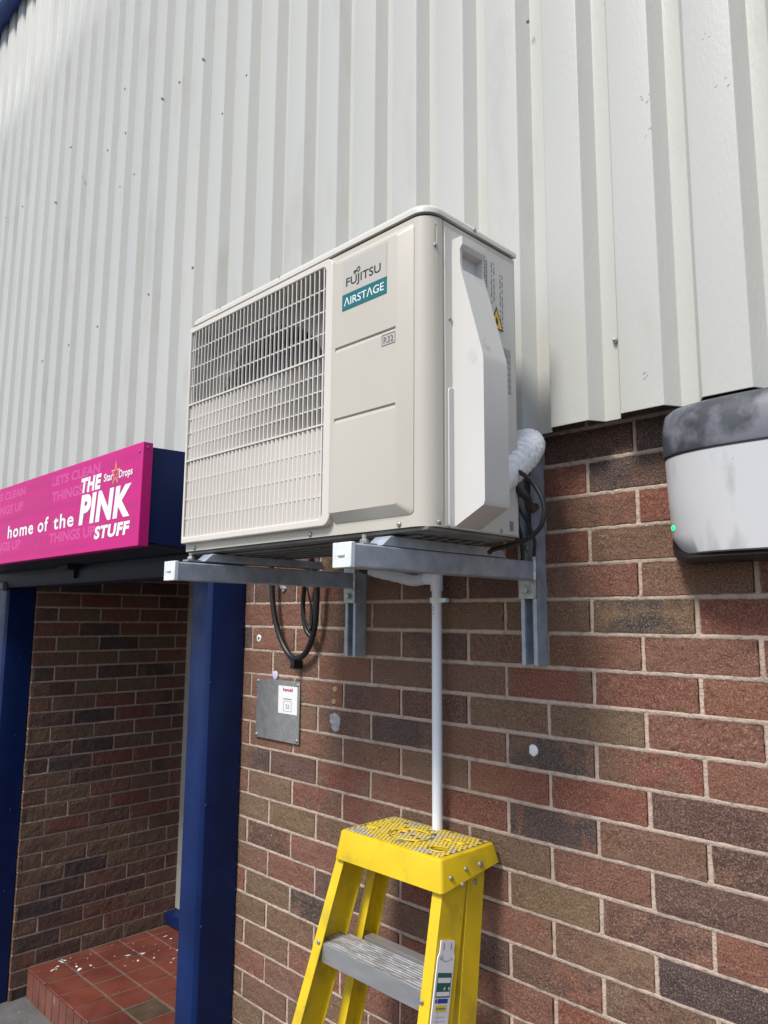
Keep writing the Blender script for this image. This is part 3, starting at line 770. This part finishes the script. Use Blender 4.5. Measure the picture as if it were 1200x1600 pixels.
    mb.add([(xx+.0003, -.297, .713), (xx+.0003, -.3148, .6752), (xx+.0003, -.2792, .6752)], [(0, 1, 2)], 1)
    mb.add([(xx+.0006, -.297, .699), (xx+.0006, -.3015, .690), (xx+.0006, -.3000, .681), (xx+.0006, -.2945, .681), (xx+.0006, -.2928, .689)], [(0, 1, 2, 3, 4)], 0)
    mb.build('flammable_warning_label', [M_black, M_yel], sp)
    mb = MB(); mb.box(X1+.0016, X1+.0021, -.296, -.252, .548, .640, 0)
    for k in range(7): mb.box(X1+.0016, X1+.0023, -.2955, -.2525, .5500+k*.0125, .5507+k*.0125, 1)
    for yy in (-.286, -.271): mb.box(X1+.0016, X1+.0023, yy, yy+.0006, .62, .639, 1)
    mb.build('data_label', [mat('grey_label', (.38, .39, .40), .4), M_black], sp)
    mb = MB(); mb.box(X1+.0016, X1+.0021, -.264, -.252, .274, .293); mb.build('small_mark', M_greyp, sp)
    # feet
    for xc in (-.132, -.719):
        mb = MB(); mb.prism([(-.520, .2335), (-.497, .2525), (-.165, .2525), (-.150, .2335)], xc-.020, xc+.022, 'X'); mb.build('foot', M_galv, a, bevel=.0015)
        mb = MB(); mb.box(xc-.012, xc+.012, -.556, -.522, .2325, .2365); mb.disc((xc, -.543, .2366), (0, 0, 1), .008, .007, 6); mb.tube([(xc, -.543, .24), (xc, -.543, .252)], .004, 8); mb.build('foot_bolt', M_zinc, a)
ac()

# ------------------------------------------------------------------ wall brackets
def bracket():
    xr = -.109; xl = -.152
    b = empty('wall_bracket', (-.13, 0, 0.0), 'galvanised bracket arm and channel holding up the right end of the beige unit', 'bracket', 'brackets under the air conditioning unit')
    mb = MB(); t = .0025; x0, x1 = -.1505, -.1095; y = -.0413; z0, z1 = .006, .508
    P = [(x0, -.0008), (x0, y), (x0+.0095, y), (x0+.0095, y+.007), (x0+.007, y+.007), (x0+.007, y+t), (x0+t, y+t), (x0+t, -.0035),
         (x1-t, -.0035), (x1-t, y+t), (x1-.007, y+t), (x1-.007, y+.007), (x1-.0095, y+.007), (x1-.0095, y), (x1, y), (x1, -.0008)]
    mb.prism(P, z0, z1, 'Z'); mb.build('channel', M_galv, b)
    mb = MB(); mb.box(-.153, -.1065, -.0475, -.0417, .150, .280); pl = mb.build('back_plate', M_zinc, b, bevel=.001)
    mb = MB(); mb.box(-.1535, -.109, -.586, -.0478, .1915, .2325); mb.build('arm', M_galv, b, bevel=.003, seg=3)
    mb = MB(); mb.box(-.1555, -.1075, -.5965, -.5863, .1905, .2345); mb.tube([(-.140, -.5967, .2125), (-.123, -.5967, .2125)], .0035, 8); mb.build('end_cap', M_capw, b, bevel=.003)
    mb = MB(); mb.tube(smoothpath([(-.1085, -.049, .192), (-.1080, -.0495, .205), (-.1085, -.0485, .218), (-.1075, -.0495, .232), (-.109, -.049, .241)], 4), .0032, 8, wob=.0012); mb.build('weld', M_weld, b)
    mb = MB(); mb.disc((-.130, -.0476, .170), (0, -1, 0), .0115, .0018, 18); mb.disc((-.130, -.0493, .170), (0, -1, 0), .0078, .007, 6); mb.build('bolt', M_zinc, b)
    mb = MB(); mb.disc((-.130, -.0476, .262), (0, -1, 0), .0078, .006, 6); mb.build('bolt', M_zinc, b)
    r_ = b.copy(); COL.objects.link(r_); r_.location.x -= .587; r_.location.z -= .004
    r_['label'] = 'galvanised bracket arm and channel under the left end of the unit beside the navy post'
    for ch in list(b.children):
        c = ch.copy(); COL.objects.link(c); c.parent = r_; c.matrix_parent_inverse = Matrix.Translation(-b.location)
bracket()

# ------------------------------------------------------------------ pipes and cables
p = smoothpath([(-.030, -.36, .325), (-.035, -.315, .352), (-.035, -.26, .390), (-.040, -.20, .430), (-.050, -.16, .455), (-.068, -.122, .475), (-.092, -.100, .482), (-.13, -.095, .482), (-.20, -.10, .480)], 14)
mb = MB(); seg_ = 72; mb.tube(p, .0325, seg_)
dist = 0.0
for i in range(len(p)):
    if i: dist += (p[i]-p[i-1]).length
    for k in range(seg_):
        v = Vector(mb.v[i*seg_+k]); a_ = 2*math.pi*k/seg_
        turn = (dist/.020+a_/(2*math.pi)) % 1.0
        q = Vector((math.cos(a_)*1.1, math.sin(a_)*1.1, dist*22-turn*1.2))
        n1 = noise.noise(q*1.9); n2 = noise.noise(q*3.7+Vector((7, 3, 1)))
        crease = max(0.0, .16-abs(n1))/.16; crease2 = max(0.0, .10-abs(n2))/.10
        rr = .0040*turn+.0012*math.sin(2*math.pi*turn*2)-.0020*crease*crease-.0004*crease2+.0004*n2
        mb.v[i*seg_+k] = tuple(v+(v-p[i]).normalized()*rr)
tag(mb.build('insulated_pipe', M_foil, None, smooth=24), 'fat white wrapped pipe bending from the beige unit into the wall', 'pipe')
mb = MB(); mb.tube(smoothpath([(-.030, -.255, .402), (.000, -.250, .388), (.030, -.25, .361), (.050, -.25, .322), (.044, -.25, .282), (.013, -.25, .258), (-.031, -.25, .2475), (-.068, -.25, .242), (-.080, -.25, .236)], 8), .0048, 12)
tag(mb.build('looped_cable', M_rub, None, smooth=180), 'thin black cable looping below the white wrapped pipe under the unit', 'cable')
mb = MB(); mb.tube(smoothpath([(-.050, -.24, .372), (-.022, -.235, .360), (-.004, -.225, .342), (-.020, -.19, .325), (-.035, -.15, .335)], 8), .0085, 12)
tag(mb.build('thick_cable', M_rub, None, smooth=180), 'thick black cable emerging behind the white valve cover', 'cable')
mb = MB(); mb.tube(smoothpath([(-.160, -.06, .43), (-.158, -.06, .38), (-.150, -.06, .335), (-.136, -.058, .295), (-.132, -.060, .26), (-.130, -.062, .234), (-.133, -.068, .2345)], 8), .0042, 10)
tag(mb.build('hanging_cable', M_rub, None, smooth=180), 'black cable hanging down the front of the right channel', 'cable')
mb = MB(); mb.tube(smoothpath([(-.120, -.11, .4), (-.112, -.1, .35), (-.094, -.09, .310), (-.082, -.085, .275), (-.085, -.085, .24)], 8), .0035, 10)
tag(mb.build('thin_cable', M_rub, None, smooth=180), 'thinnest black cable curving behind the rear corner of the beige unit', 'cable')
hl = empty('black_hose_loop', (-.99, -.03, 0), 'black flexible hose hanging in a U against the brick between navy post and bracket', 'hose')
mb = MB(); mb.tube(smoothpath([(-1.085, -.045, .30), (-1.095, -.032, .215), (-1.088, -.030, .14), (-1.065, -.026, .065), (-1.025, -.024, .008), (-.978, -.024, -.016), (-.925, -.026, .006), (-.888, -.030, .065), (-.873, -.034, .135), (-.868, -.040, .21), (-.86, -.07, .28)], 8), .0088, 14)
mb.build('outer_hose', M_rub, hl, smooth=180)
mb = MB(); mb.tube(smoothpath([(-.905, -.040, .27), (-.930, -.034, .20), (-.940, -.030, .13), (-.928, -.028, .075), (-.898, -.028, .045)], 8), .0072, 12); mb.build('inner_hose', M_rub, hl, smooth=180)
mb = MB(); mb.tube(smoothpath([(-.900, -.052, .25), (-.925, -.046, .16), (-.912, -.042, .10), (-.890, -.042, .07), (-.884, -.042, .12), (-.9, -.05, .2)], 8), .0032, 8); mb.build('thin_wire', M_rub, hl, smooth=180)
mb = MB(); mb.box(-.990, -.973, -.034, -.0005, -.046, -.020); mb.disc((-.984, -.0341, -.036), (0, -1, 0), .004, .002, 10); mb.build('clip', M_rub, hl, bevel=.003)
wp = empty('waste_pipe', (-.405, -.03, GZ), 'white plastic waste pipe running down the brick wall behind the yellow ladder', 'pipe')
px, py = -.407, -.034
mb = MB(); mb.tube([(px, py, .185), (px, py, -.4), (px, py, -1.0), (px, py, GZ+.01)], .0124, 22); mb.build('down_pipe', M_upvc, wp, smooth=40)
mb = MB(); mb.tube([(px, py, .222), (px, py, .1735)], .0158, 22); mb.tube([(px, py, .205), (px-.034, py, .206)], .0160, 22); mb.tube([(px, py, .235), (px, py, .2221)], .0145, 22); mb.build('tee_fitting', M_upvc, wp, smooth=40)
mb = MB(); mb.tube(smoothpath([(px-.030, py, .206), (px-.065, py-.001, .202), (px-.09, py-.002, .2035), (px-.13, py-.008, .213), (px-.19, py-.02, .226), (px-.21, py-.03, .234)], 6), [.0145+.0007*math.sin(i*2.1) for i in range(31)], 20); mb.build('flexible_hose', M_hose, wp, smooth=60)
mb = MB(); mb.tube([(px-.185, py-.020, .2250), (px-.215, py-.026, .2315), (px-.24, py-.035, .238)], .0115, 16); mb.build('rubber_end', M_rub, wp, smooth=60)
mb = MB(); mb.tube([(px, py, .157), (px, py, .144)], .0175, 22); mb.box(px+.012, px+.034, py-.006, py+.006, .1455, .1555); mb.box(px-.008, px+.008, py, -.001, .146, .155); mb.disc((px+.006, py-.0168, .1505), (0, -1, 0), .003, .001, 10); mb.build('pipe_clip', M_upvc, wp, smooth=40)
mb = MB(); 
for z in (.132, .126, .118): mb.box(px-.008, px+.004, py-.0142, py-.0128, z, z+.0008)
mb.build('printed_marks', M_greyp, wp)

# ------------------------------------------------------------------ small things on the wall
pl = empty('steel_plate', (-1.09, -.005, -.18), 'small square steel plate with a white sticker screwed to the brick beside the navy post', 'plate')
mb = MB(); mb.box(-1.194, -.976, -.0075, -.0035, -.268, -.086); mb.build('plate', M_steel, pl, bevel=.0008)
for x, z in ((-1.186, -.094), (-.984, -.096), (-1.188, -.259), (-.984, -.258)):
    m_ = MB(); m_.disc((x, -.0077, z), (0, -1, 0), .0045, .002, 12, dome=.002); m_.build('screw', M_zinc, pl, smooth=60)
mb = MB(); mb.box(-1.078, -.985, -.0084, -.0074, -.184, -.102); sk = mb.build('sticker', M_white, pl)
mb = MB(); put_text(mb, 'Rentokil', (-1.055, -.0089, -.1175), (1, 0, 0), (0, 0, 1), .048, .0105, bold=.03); mb.build('red_lettering', mat('red_print', (.50, .03, .09), .5), sk)
mb = MB(); put_text(mb, '21', (-1.040, -.0089, -.1680), (1, 0, 0), (0, 0, 1), .016, .0125, bold=.02)
for (x0, x1, z0, z1) in ((-1.051, -1.012, -.1475, -.1465), (-1.051, -1.012, -.1765, -.1755), (-1.051, -1.0495, -.1755, -.1475), (-1.0135, -1.012, -.1755, -.1475), (-1.053, -1.012, -.1415, -.1385)):
    mb.box(x0, x1, -.0089, -.0084, z0, z1)
mb.build('dark_lettering', M_greyp, sk)
def one(name, label, cat, mbx, m, **k): return tag(mbx.build(name, m, None, **k), label, cat)
m_ = MB(); m_.disc((-.153, .0005, -.182), (0, -1, 0), .0125, .0028, 26, dome=.0006, ragged=.22); one('wall_disc', 'flat round white disc on a dark brick right of the waste pipe', 'disc', m_, M_disk, smooth=60)
m_ = MB(); m_.disc((-1.105, -.0005, -.073), (0, -1, 0), .0135, .004, 26, dome=.001); m_.disc((-1.105, -.0048, -.073), (0, -1, 0), .005, .0006, 16); one('wall_disc', 'small round lilac disc on the brick above the steel plate', 'disc', m_, M_lilac, smooth=60)
rg = empty('wall_plug_ring', (-1.2, 0, .039), 'small white ring plug with a dark centre hole beside the navy post', 'plug')
m_ = MB(); m_.disc((-1.198, -.0005, .039), (0, -1, 0), .0115, .003, 22, ragged=.15); m_.build('ring', M_disk, rg, smooth=60)
m_ = MB(); m_.disc((-1.197, -.0037, .039), (0, -1, 0), .0042, .0005, 14, ragged=.4); m_.build('hole', M_black, rg)
m_ = MB(); m_.disc((-.822, .0005, -.097), (0, -1, 0), .0085, .004, 18, ragged=.3); one('wall_plug', 'tan wall plug in the brick right of the steel plate, upper of two', 'plug', m_, M_brass, smooth=60)['group'] = 'tan wall plugs'
m_ = MB(); m_.disc((-.826, .0005, -.131), (0, -1, 0), .0080, .004, 18, ragged=.3); one('wall_plug', 'tan wall plug in the brick right of the steel plate, lower of two', 'plug', m_, M_brass, smooth=60)['group'] = 'tan wall plugs'
m_ = MB(); m_.disc((-.822, .0008, -.182), (0, -1, 0), .021, .0018, 30, ragged=.35); m_.disc((-.820, .0008, -.200), (0, -1, 0), .015, .0016, 26, ragged=.4); one('filler_patch', 'grey smear of filler on a dark brick below the tan plugs', 'filler', m_, M_smear, smooth=60)
m_ = MB()
for dx, dz, s_ in ((0, 0, .009), (.012, -.004, .006), (-.012, .004, .0055), (.004, -.012, .005)): m_.disc((-1.078+dx, .0005, .200+dz), (0.3, -1, .2), s_, .006, 10, dome=.003, ragged=.6)
one('broken_fixing', 'ragged grey remains of a fixing in the brick inside the hose loop', 'fixing', m_, M_smear, smooth=60)

# ------------------------------------------------------------------ bulkhead light
def bulkhead():
    b = empty('bulkhead_light', (.36, -.01, .21), 'large dusty bulkhead light with black rim and grey-white diffuser under the cladding', 'light')
    cx, hw, dp = .372, .182, .118
    def outline(s, d, n=40, e=2.6):
        pts = []
        for k in range(n+1):
            t = math.pi*k/n; c_ = math.cos(t); s_ = math.sin(t)
            pts.append((cx-hw*s*math.copysign(abs(c_)**(2/e), c_), -d*abs(s_)**(2/e)-.004))
        return pts
    def lofted(levels):
        mb = MB(); n = None
        for (z, s, d) in levels:
            P = outline(s, d); n = len(P)
            mb.v += [(x, y, z) for x, y in P]
        for i in range(len(levels)-1):
            for k in range(n-1):
                a_ = i*n+k; mb.f.append((a_, a_+1, a_+n+1, a_+n)); mb.m.append(0)
        mb.f.append(tuple(range(n))); mb.m.append(0)
        mb.f.append(tuple((len(levels)-1)*n+k for k in range(n-1, -1, -1))); mb.m.append(0)
        for i in range(len(levels)-1):   # back face
            mb.f.append((i*n, (i+1)*n, (i+1)*n+n-1, i*n+n-1)); mb.m.append(0)
        return mb
    # black backing tray visible below and at the left
    mb = lofted([(.213, .80, dp*.80), (.218, .90, dp*.95), (.230, .955, dp*.84), (.245, .99, dp*.6), (.36, 1.0, dp*.32), (.42, .998, dp*.32)]); mb.build('back_tray', M_rub, b, smooth=50)
    mb = lofted([(.2255, .80, dp*.955), (.2275, .82, dp*.985), (.262, .945, dp*.99), (.33, .965, dp), (.4125, .985, dp*1.005)]); mb.build('diffuser', M_diff, b, smooth=50)
    mb = lofted([(.4095, .990, dp*1.012), (.4127, .990, dp*1.012)]); mb.build('seam', M_rub, b, smooth=50)
    mb = lofted([(.4130, .996, dp*1.02), (.416, 1.0, dp*1.03), (.470, 1.0, dp*1.02), (.496, .975, dp*.93), (.506, .93, dp*.8)]); mb.build('top_band', M_lcap, b, smooth=50)
    mb = MB(); mb.disc((.2215, -.0788, .277), (-.8, -1, 0), .0045, .0012, 16, dome=.002); mb.build('indicator', M_led, b, smooth=60)
bulkhead()

# ------------------------------------------------------------------ stepladder
def ladder():
    L = empty('stepladder', (-.41, -.4, GZ), 'yellow fibreglass stepladder leaning closed against the brick wall', 'ladder')
    cz0, cz1 = -.457, -.392
    # top cap: flared tray with rounded edges, wavy lower sides
    tx0, tx1, ty0, ty1 = -.566, -.250, -.203, -.018
    def lp(g, z, rad=.008): return [(x, y, z) for x, y in rrect(tx0-g, tx1+g, ty0-g, ty1+g, rad, 4)]
    A = lp(-.004, cz1, .006); B = lp(0, cz1-.003, .009); C = lp(.009, cz1-.062, .009); n = len(A)
    def low(P):
        out = []
        for x, y, z in P:
            t = (y-ty0)/(ty1-ty0)
            zz = cz1-.068+.024*(1/(1+math.exp(-(t-.62)*14)))
            if t > .75: zz += .010*(t-.75)
            if t < .05: zz = cz1-.062-.002
            out.append((x, y, zz))
        return out
    C = low(C); D = [(x+(.004 if x < -.4 else -.004), y+(.004 if y < -.1 else -.004), z) for x, y, z in C]
    E_ = [(x, y, cz1-.006) for x, y, z in lp(-.006, 0)]
    mb = MB(); fs = [tuple(range(n))]
    for a_ in range(4): fs += [(a_*n+k, a_*n+(k+1) % n, (a_+1)*n+(k+1) % n, (a_+1)*n+k) for k in range(n)]
    fs.append(tuple(4*n+k for k in range(n-1, -1, -1)))
    mb.add(A+B+C+D+E_, fs)
    # material for the top: honeycomb tread worn grey
    m = bpy.data.materials.new('ladder_cap_top'); m.use_nodes = True; N = m.node_tree.nodes; K = m.node_tree.links
    bs = N['Principled BSDF']; bs.inputs['Roughness'].default_value = .5
    tc = N.new('ShaderNodeTexCoord'); vo = N.new('ShaderNodeTexVoronoi'); vo.feature = 'DISTANCE_TO_EDGE'; vo.inputs['Scale'].default_value = 74; vo.inputs['Randomness'].default_value = .5
    mpn = N.new('ShaderNodeMapping'); mpn.inputs['Scale'].default_value = (1, 1.12, .25); K.new(tc.outputs['Object'], mpn.inputs[0]); K.new(mpn.outputs[0], vo.inputs['Vector'])
    nz_ = N.new('ShaderNodeTexNoise'); nz_.inputs['Scale'].default_value = 26; nz_.inputs['Detail'].default_value = 5; K.new(tc.outputs['Object'], nz_.inputs['Vector'])
    nz2 = N.new('ShaderNodeTexNoise'); nz2.inputs['Scale'].default_value = 120; nz2.inputs['Detail'].default_value = 4; K.new(tc.outputs['Object'], nz2.inputs['Vector'])
    def rng(v, a_, b_, c_, d_):
        t = N.new('ShaderNodeMapRange'); t.inputs[1].default_value = a_; t.inputs[2].default_value = b_; t.inputs[3].default_value = c_; t.inputs[4].default_value = d_; K.new(v, t.inputs[0]); return t.outputs[0]
    def mix(fac, a_, b_):
        t = N.new('ShaderNodeMix'); t.data_type = 'RGBA'; K.new(fac, t.inputs[0])
        for kk, x in ((6, a_), (7, b_)):
            if isinstance(x, tuple): t.inputs[kk].default_value = x+(1,)
            else: K.new(x, t.inputs[kk])
        return t.outputs[2]
    cell = mix(rng(nz_.outputs[0], .36, .50, 0, 1), (.62, .46, .03), (.46, .42, .32))
    cell = mix(rng(nz2.outputs[0], .5, .7, 0, .8), cell, (.52, .49, .43))
    gro = mix(rng(nz_.outputs[0], .4, .6, 0, 1), (.22, .16, .03), (.09, .075, .05))
    col = mix(rng(vo.outputs[0], .04, .10, 0, 1), gro, cell)
    K.new(col, bs.inputs['Base Color'])
    bp = N.new('ShaderNodeBump'); bp.inputs['Distance'].default_value = .0022; K.new(rng(vo.outputs[0], .02, .16, 0, 1), bp.inputs['Height']); K.new(bp.outputs[0], bs.inputs['Normal'])
    cap = mb.build('top_cap', [M_yelp], L)
    # cut the round tool hole and pockets
    def cyl(x, y, rx, ry, z0, z1):
        c = MB(); c.prism([(x+rx*math.cos(2*math.pi*k/28), y+ry*math.sin(2*math.pi*k/28)) for k in range(28)], z0, z1, 'Z'); return link('k', c.mesh('k'), M_yelp)
    boolean(cap, [cyl(-.302, -.150, .021, .016, -.40, -.38)])
    b = cap.modifiers.new('bevel', 'BEVEL'); b.width = .003; b.segments = 2; b.limit_method = 'ANGLE'; b.angle_limit = math.radians(40)
    cap.data.polygons.foreach_set('use_smooth', [True]*len(cap.data.polygons)); cap.data.set_sharp_from_angle(angle=math.radians(45))
    tp = MB(); R = random.Random(12); pit = .0108
    pads = [(-.302, -.150, .024, .019), (-.530, -.128, .021, .015), (-.535, -.072, .014, .011), (-.331, -.080, .012, .010), (-.296, -.080, .014, .012), (-.45, -.098, .012, .010)]
    rows_ = int((ty1-ty0-.024)/(pit*.866))
    for j_ in range(rows_+1):
        for i_ in range(int((tx1-tx0-.024)/pit)+1):
            x = tx0+.014+i_*pit+(pit/2 if j_ % 2 else 0); y = ty0+.013+j_*pit*.866
            if x > tx1-.013: continue
            x += R.uniform(-.0007, .0007); y += R.uniform(-.0007, .0007)
            if any(((x-a_)/b_)**2+((y-c_)/d_)**2 < 1 for a_, c_, b_, d_ in pads): continue
            er = ((x+.418)/.052)**2+((y+.116)/.040)**2
            if .80 < er < 1.2 or R.random() < .05: continue
            rr = pit*.5*R.uniform(.90, 1.0); rot = R.uniform(-.12, .12); h_ = .0012+R.uniform(-.0002, .0002)
            A_ = [(x+rr*math.cos(rot+math.pi*(k/3+1/6)), y+rr*math.sin(rot+math.pi*(k/3+1/6)), cz1+.0001) for k in range(6)]
            B_ = [(x+rr*.78*math.cos(rot+math.pi*(k/3+1/6)), y+rr*.78*math.sin(rot+math.pi*(k/3+1/6)), cz1+h_) for k in range(6)]
            tp.add(A_+B_, [tuple(range(6, 12))]+[(k, (k+1) % 6, 6+(k+1) % 6, 6+k) for k in range(6)])
    m_cell = mat('worn_honeycomb', (0.40, 0.37, 0.29), .55, var=.25, vscale=60, dirt=(.66, .47, .02), dscale=19, dlo=.40, dhi=.48, fleck=(.50, .48, .43), fscale=170, flo=.60)
    tp.build('honeycomb_tread', m_cell, cap)
    gp = MB(); gp.prism(rrect(tx0+.010, tx1-.010, ty0+.009, ty1-.009, .01, 4), cz1-.001, cz1+.0003, 'Z'); gp = gp.build('tread_base', mat('grimy_yellow', (.20, .15, .03), .7, var=.3, vscale=50, dirt=(.09, .075, .05), dscale=30, dlo=.45, dhi=.6), cap)
    boolean(gp, [cyl(-.302, -.150, .022, .017, -.40, -.38), cyl(-.530, -.128, .019, .013, -.40, -.38),
                 cyl(-.535, -.072, .012, .009, -.40, -.38), cyl(-.331, -.080, .010, .008, -.40, -.38), cyl(-.296, -.080, .012, .010, -.40, -.38)])
    mr = MB()
    def ringz(x, y, rx, ry, h, r_=.0024):
        mr.tube([(x+rx*math.cos(2*math.pi*k/32), y+ry*math.sin(2*math.pi*k/32), cz1+h) for k in range(33)], r_, 8, caps=False)
    ringz(-.418, -.116, .052, .040, .0012, .0016); ringz(-.302, -.150, .022, .017, .0006, .0018); ringz(-.530, -.128, .018, .012, .0006, .0018); ringz(-.535, -.072, .011, .008, .0006, .0016)
    for x, y, rx, ry in ((-.331, -.080, .010, .008), (-.296, -.080, .012, .010), (-.45, -.100, .010, .008), (-.530, -.128, .016, .011)):
        mr.disc((x, y, cz1-.001), (0, 0, 1), rx*.9, .003, 18, dome=.001)
    mr.build('moulded_rims', M_yelp, cap, smooth=60)
    mr = MB(); mr.disc((-.398, -.172, cz1+.001), (0, 0, 1), .011, .0012, 18, ragged=.3, dome=.001); mr.build('grey_button', M_greyp, cap, smooth=60)
    # rails
    def rail(name, side, yt, zt, slope, xo_t, splay, fl, dep, t=.0042, label=None, zbot=GZ+.02):
        """C channel; xo_t outer x at z=zt; side -1 left, +1 right; opens inwards"""
        def sec(z):
            xo = xo_t+side*splay*(zt-z); yy = yt-slope*(zt-z); q = -side
            P = [(0, 0), (fl, 0), (fl, t), (t, t), (t, dep-t), (fl, dep-t), (fl, dep), (0, dep)]
            return [(xo+q*a_, yy+b_, z) for a_, b_ in P]
        mb = MB(); z1 = zt+.05; A_ = sec(z1); B_ = sec(zbot); n = 8
        mb.add(A_+B_, [tuple(range(8)), tuple(range(15, 7, -1))]+[(k, (k+1) % 8, 8+(k+1) % 8, 8+k) for k in range(8)])
        return mb.build(name, M_yelp, L, bevel=.0012, seg=2, label=label)
    rail('front_rail', -1, -.200, -.457, .30, -.5795, .084, .027, .080)
    fr = rail('front_rail', 1, -.200, -.463, .30, -.256+.006, .084, .027, .080, label='right front rail carrying the white inspection tag')
    rail('rear_rail', -1, -.098, -.457, .22, -.566, .070, .026, .058)
    rail('rear_rail', 1, -.112, -.457, .22, -.252, .075, .024, .058)
    # treads
    def tread(z, nm='step'):
        d = -.457-z; y = -.200-.30*d+.005; xl = -.5795-.084*d+.0045; xr = -.250+.084*(d-.006)-.0045
        P = [(0, 0), (0, -.042), (.003, -.042), (.003, -.004)]
        k = 9
        for i in range(k): 
            a_ = .004+i*.0083
            P += [(a_+.002, -.0035), (a_+.0045, -.0035)]
        P += [(.074, -.004), (.074, -.030), (.078, -.030), (.078, 0)]
        for i in range(k-1, -1, -1):
            a_ = .004+i*.0083; P += [(a_+.0062, 0), (a_+.0055, -.0014), (a_+.0027, -.0014), (a_+.002, 0)]
        mb = MB(); mb.prism([(y+a_, z+b_) for a_, b_ in P], xl, xr, 'X'); o_ = mb.build(nm, m_tr, L)
        mb = MB(); mb.box(xl+.0004, xr-.0004, y-.0012, y-.0002, z-.0415, z-.0008); mb.build('step_front', M_alu, o_, bevel=.0004); return o_
    m_tr = mat('worn_ribbed_aluminium', (0.52, 0.52, 0.53), 0.42, metal=0.55, var=0.12, vscale=40, stretch=(.22, 1, 1), dirt=(.33, .31, .29), dscale=110, dlo=.42, dhi=.62, fleck=(.70, .69, .67), fscale=240, flo=.62, rvar=.1)
    for z in (-.632, -.927, -1.222, -1.50): tread(z)
    for z in (-.645, -.94, -1.235):
        d = -.457-z; y = -.105-.22*d+.014; mb = MB(); xl, xr = -.566-.07*d+.005, -.252+.075*d-.005
        mb.prism([(y, z), (y, z-.028), (y+.0025, z-.028), (y+.0025, z-.0025), (y+.028, z-.0025), (y+.028, z)], xl, xr, 'X'); mb.build('rear_brace', M_alu, L, bevel=.0006)
    # rivets
    for y, z in ((-.178, -.431), (-.128, -.424), (-.078, -.4255), (-.143, -.4515)):
        m_ = MB(); m_.disc((-.2475+.0035*(-.392-z)/.04, y, z), (1, 0, 0), .0052 if y < -.08 else .0075, .0018, 14, dome=.003); m_.build('rivet', M_zinc, L, smooth=60)
    m_ = MB(); m_.disc((-.2515, -.088, -.461), (1, 0, 0), .006, .0018, 14, dome=.002); m_.build('rivet', M_zinc, L, smooth=60)
    for x, z in ((-.583, -.632), (-.247+.0165-.012, -.648)):
        d = -.457-z; m_ = MB(); m_.disc((x+(.006 if x < -.4 else -.012), -.2006-.30*d-.0005, z), (0, -1, -.3), .0058, .0016, 14, dome=.003); m_.build('rivet', M_zinc, L, smooth=60)
    # inspection tag on the right rail
    tg = MB()
    ax = Vector((.084, -.30, -1)).normalized()        # down the rail
    O = Vector((-.250+.084*.085+.0010, -.1975, -.548))
    O = Vector((-.250+.084*(.548-.463)+.0009, -.193, -.548))
    ay = Vector((0, 1, -.30)).normalized(); nx = Vector((1, 0, .084)).normalized()
    def T(a_, b_, h=0): return O+ay*a_+ax*b_+nx*h
    out = [(-.020, 0), (.022, 0), (.0235, .002), (.0235, .020), (.0275, .028), (.0275, .045), (.0265, .34), (-.0265, .34), (-.0265, .032), (-.0215, .022), (-.0215, .002)]
    V = [T(a_, b_, 0) for a_, b_ in out]+[T(a_, b_, .0022) for a_, b_ in out]; n = len(out)
    tg.add(V, [tuple(range(n)), tuple(range(2*n-1, n-1, -1))]+[(k, (k+1) % n, n+(k+1) % n, n+k) for k in range(n)])
    to = tg.build('inspection_tag', M_white, fr)
    def patch(q, a0, a1, b0, b1, h=.0026, mi=0): q.add([T(a0, b0, h), T(a1, b0, h), T(a1, b1, h), T(a0, b1, h)], [(0, 1, 2, 3)], mi)
    q = MB(); patch(q, -.0215, .0235, .058, .101); patch(q, -.0195, .0215, .0665, .0755, .0029, 1); patch(q, -.0195, .0215, .091, .0985, .0029, 1); patch(q, .002, .006, .083, .088, .0029, 1); patch(q, .017, .0205, .083, .088, .0029, 1)
    q.build('green_label', [mat('green_print', (.01, .13, .10), .4), M_white], to)
    q = MB(); patch(q, -.013, .019, .103, .111); patch(q, -.0205, -.015, .1035, .1105); q.build('blue_label', mat('blue_print', (.02, .05, .35), .4), to)
    q = MB(); patch(q, -.0175, .0165, .1145, .1255); q.build('yellow_label', mat('yellow_print', (.80, .65, .01), .4), to)
    q = MB(); patch(q, -.016, .014, .1185, .1215, .0029)
    for k in range(26): patch(q, -.0185, .0165, .1345+k*.0072, .1351+k*.0072)
    patch(q, -.0090, -.0083, .127, .31)
    for a_ in (-.0110, .0125): patch(q, a_-.0014, a_+.0014, .005, .017)
    for k in range(9):
        a_ = -.019+.0042*k; patch(q, a_, a_+.0043, .0335+.0035*math.sin(math.pi*k/8), .0345+.0035*math.sin(math.pi*k/8))
    patch(q, -.019, -.0165, .029, .035); patch(q, -.0125, -.0105, .026, .035); patch(q, .0150, .017, .030, .035)
    q.build('printed_lines', M_greyp, to)
    q = MB(); V = [T(a_*.8, b_, .0045) for a_, b_ in ((-.017, .128), (.017, .128), (.019, .145), (-.019, .145))]
    # feet
    for x, y in ((-.684+.012, -.573+.03), (-.152-.012, -.573+.03)):
        m_ = MB(); m_.box(x-.02, x+.02, y-.035, y+.055, GZ+.001, GZ+.03); m_.build('foot', M_rub, L, bevel=.004)
    for x, y in ((-.65, -.375), (-.175, -.39)):
        m_ = MB(); m_.box(x-.018, x+.018, y-.005, y+.062, GZ+.001, GZ+.03); m_.build('foot', M_rub, L, bevel=.004)
ladder()
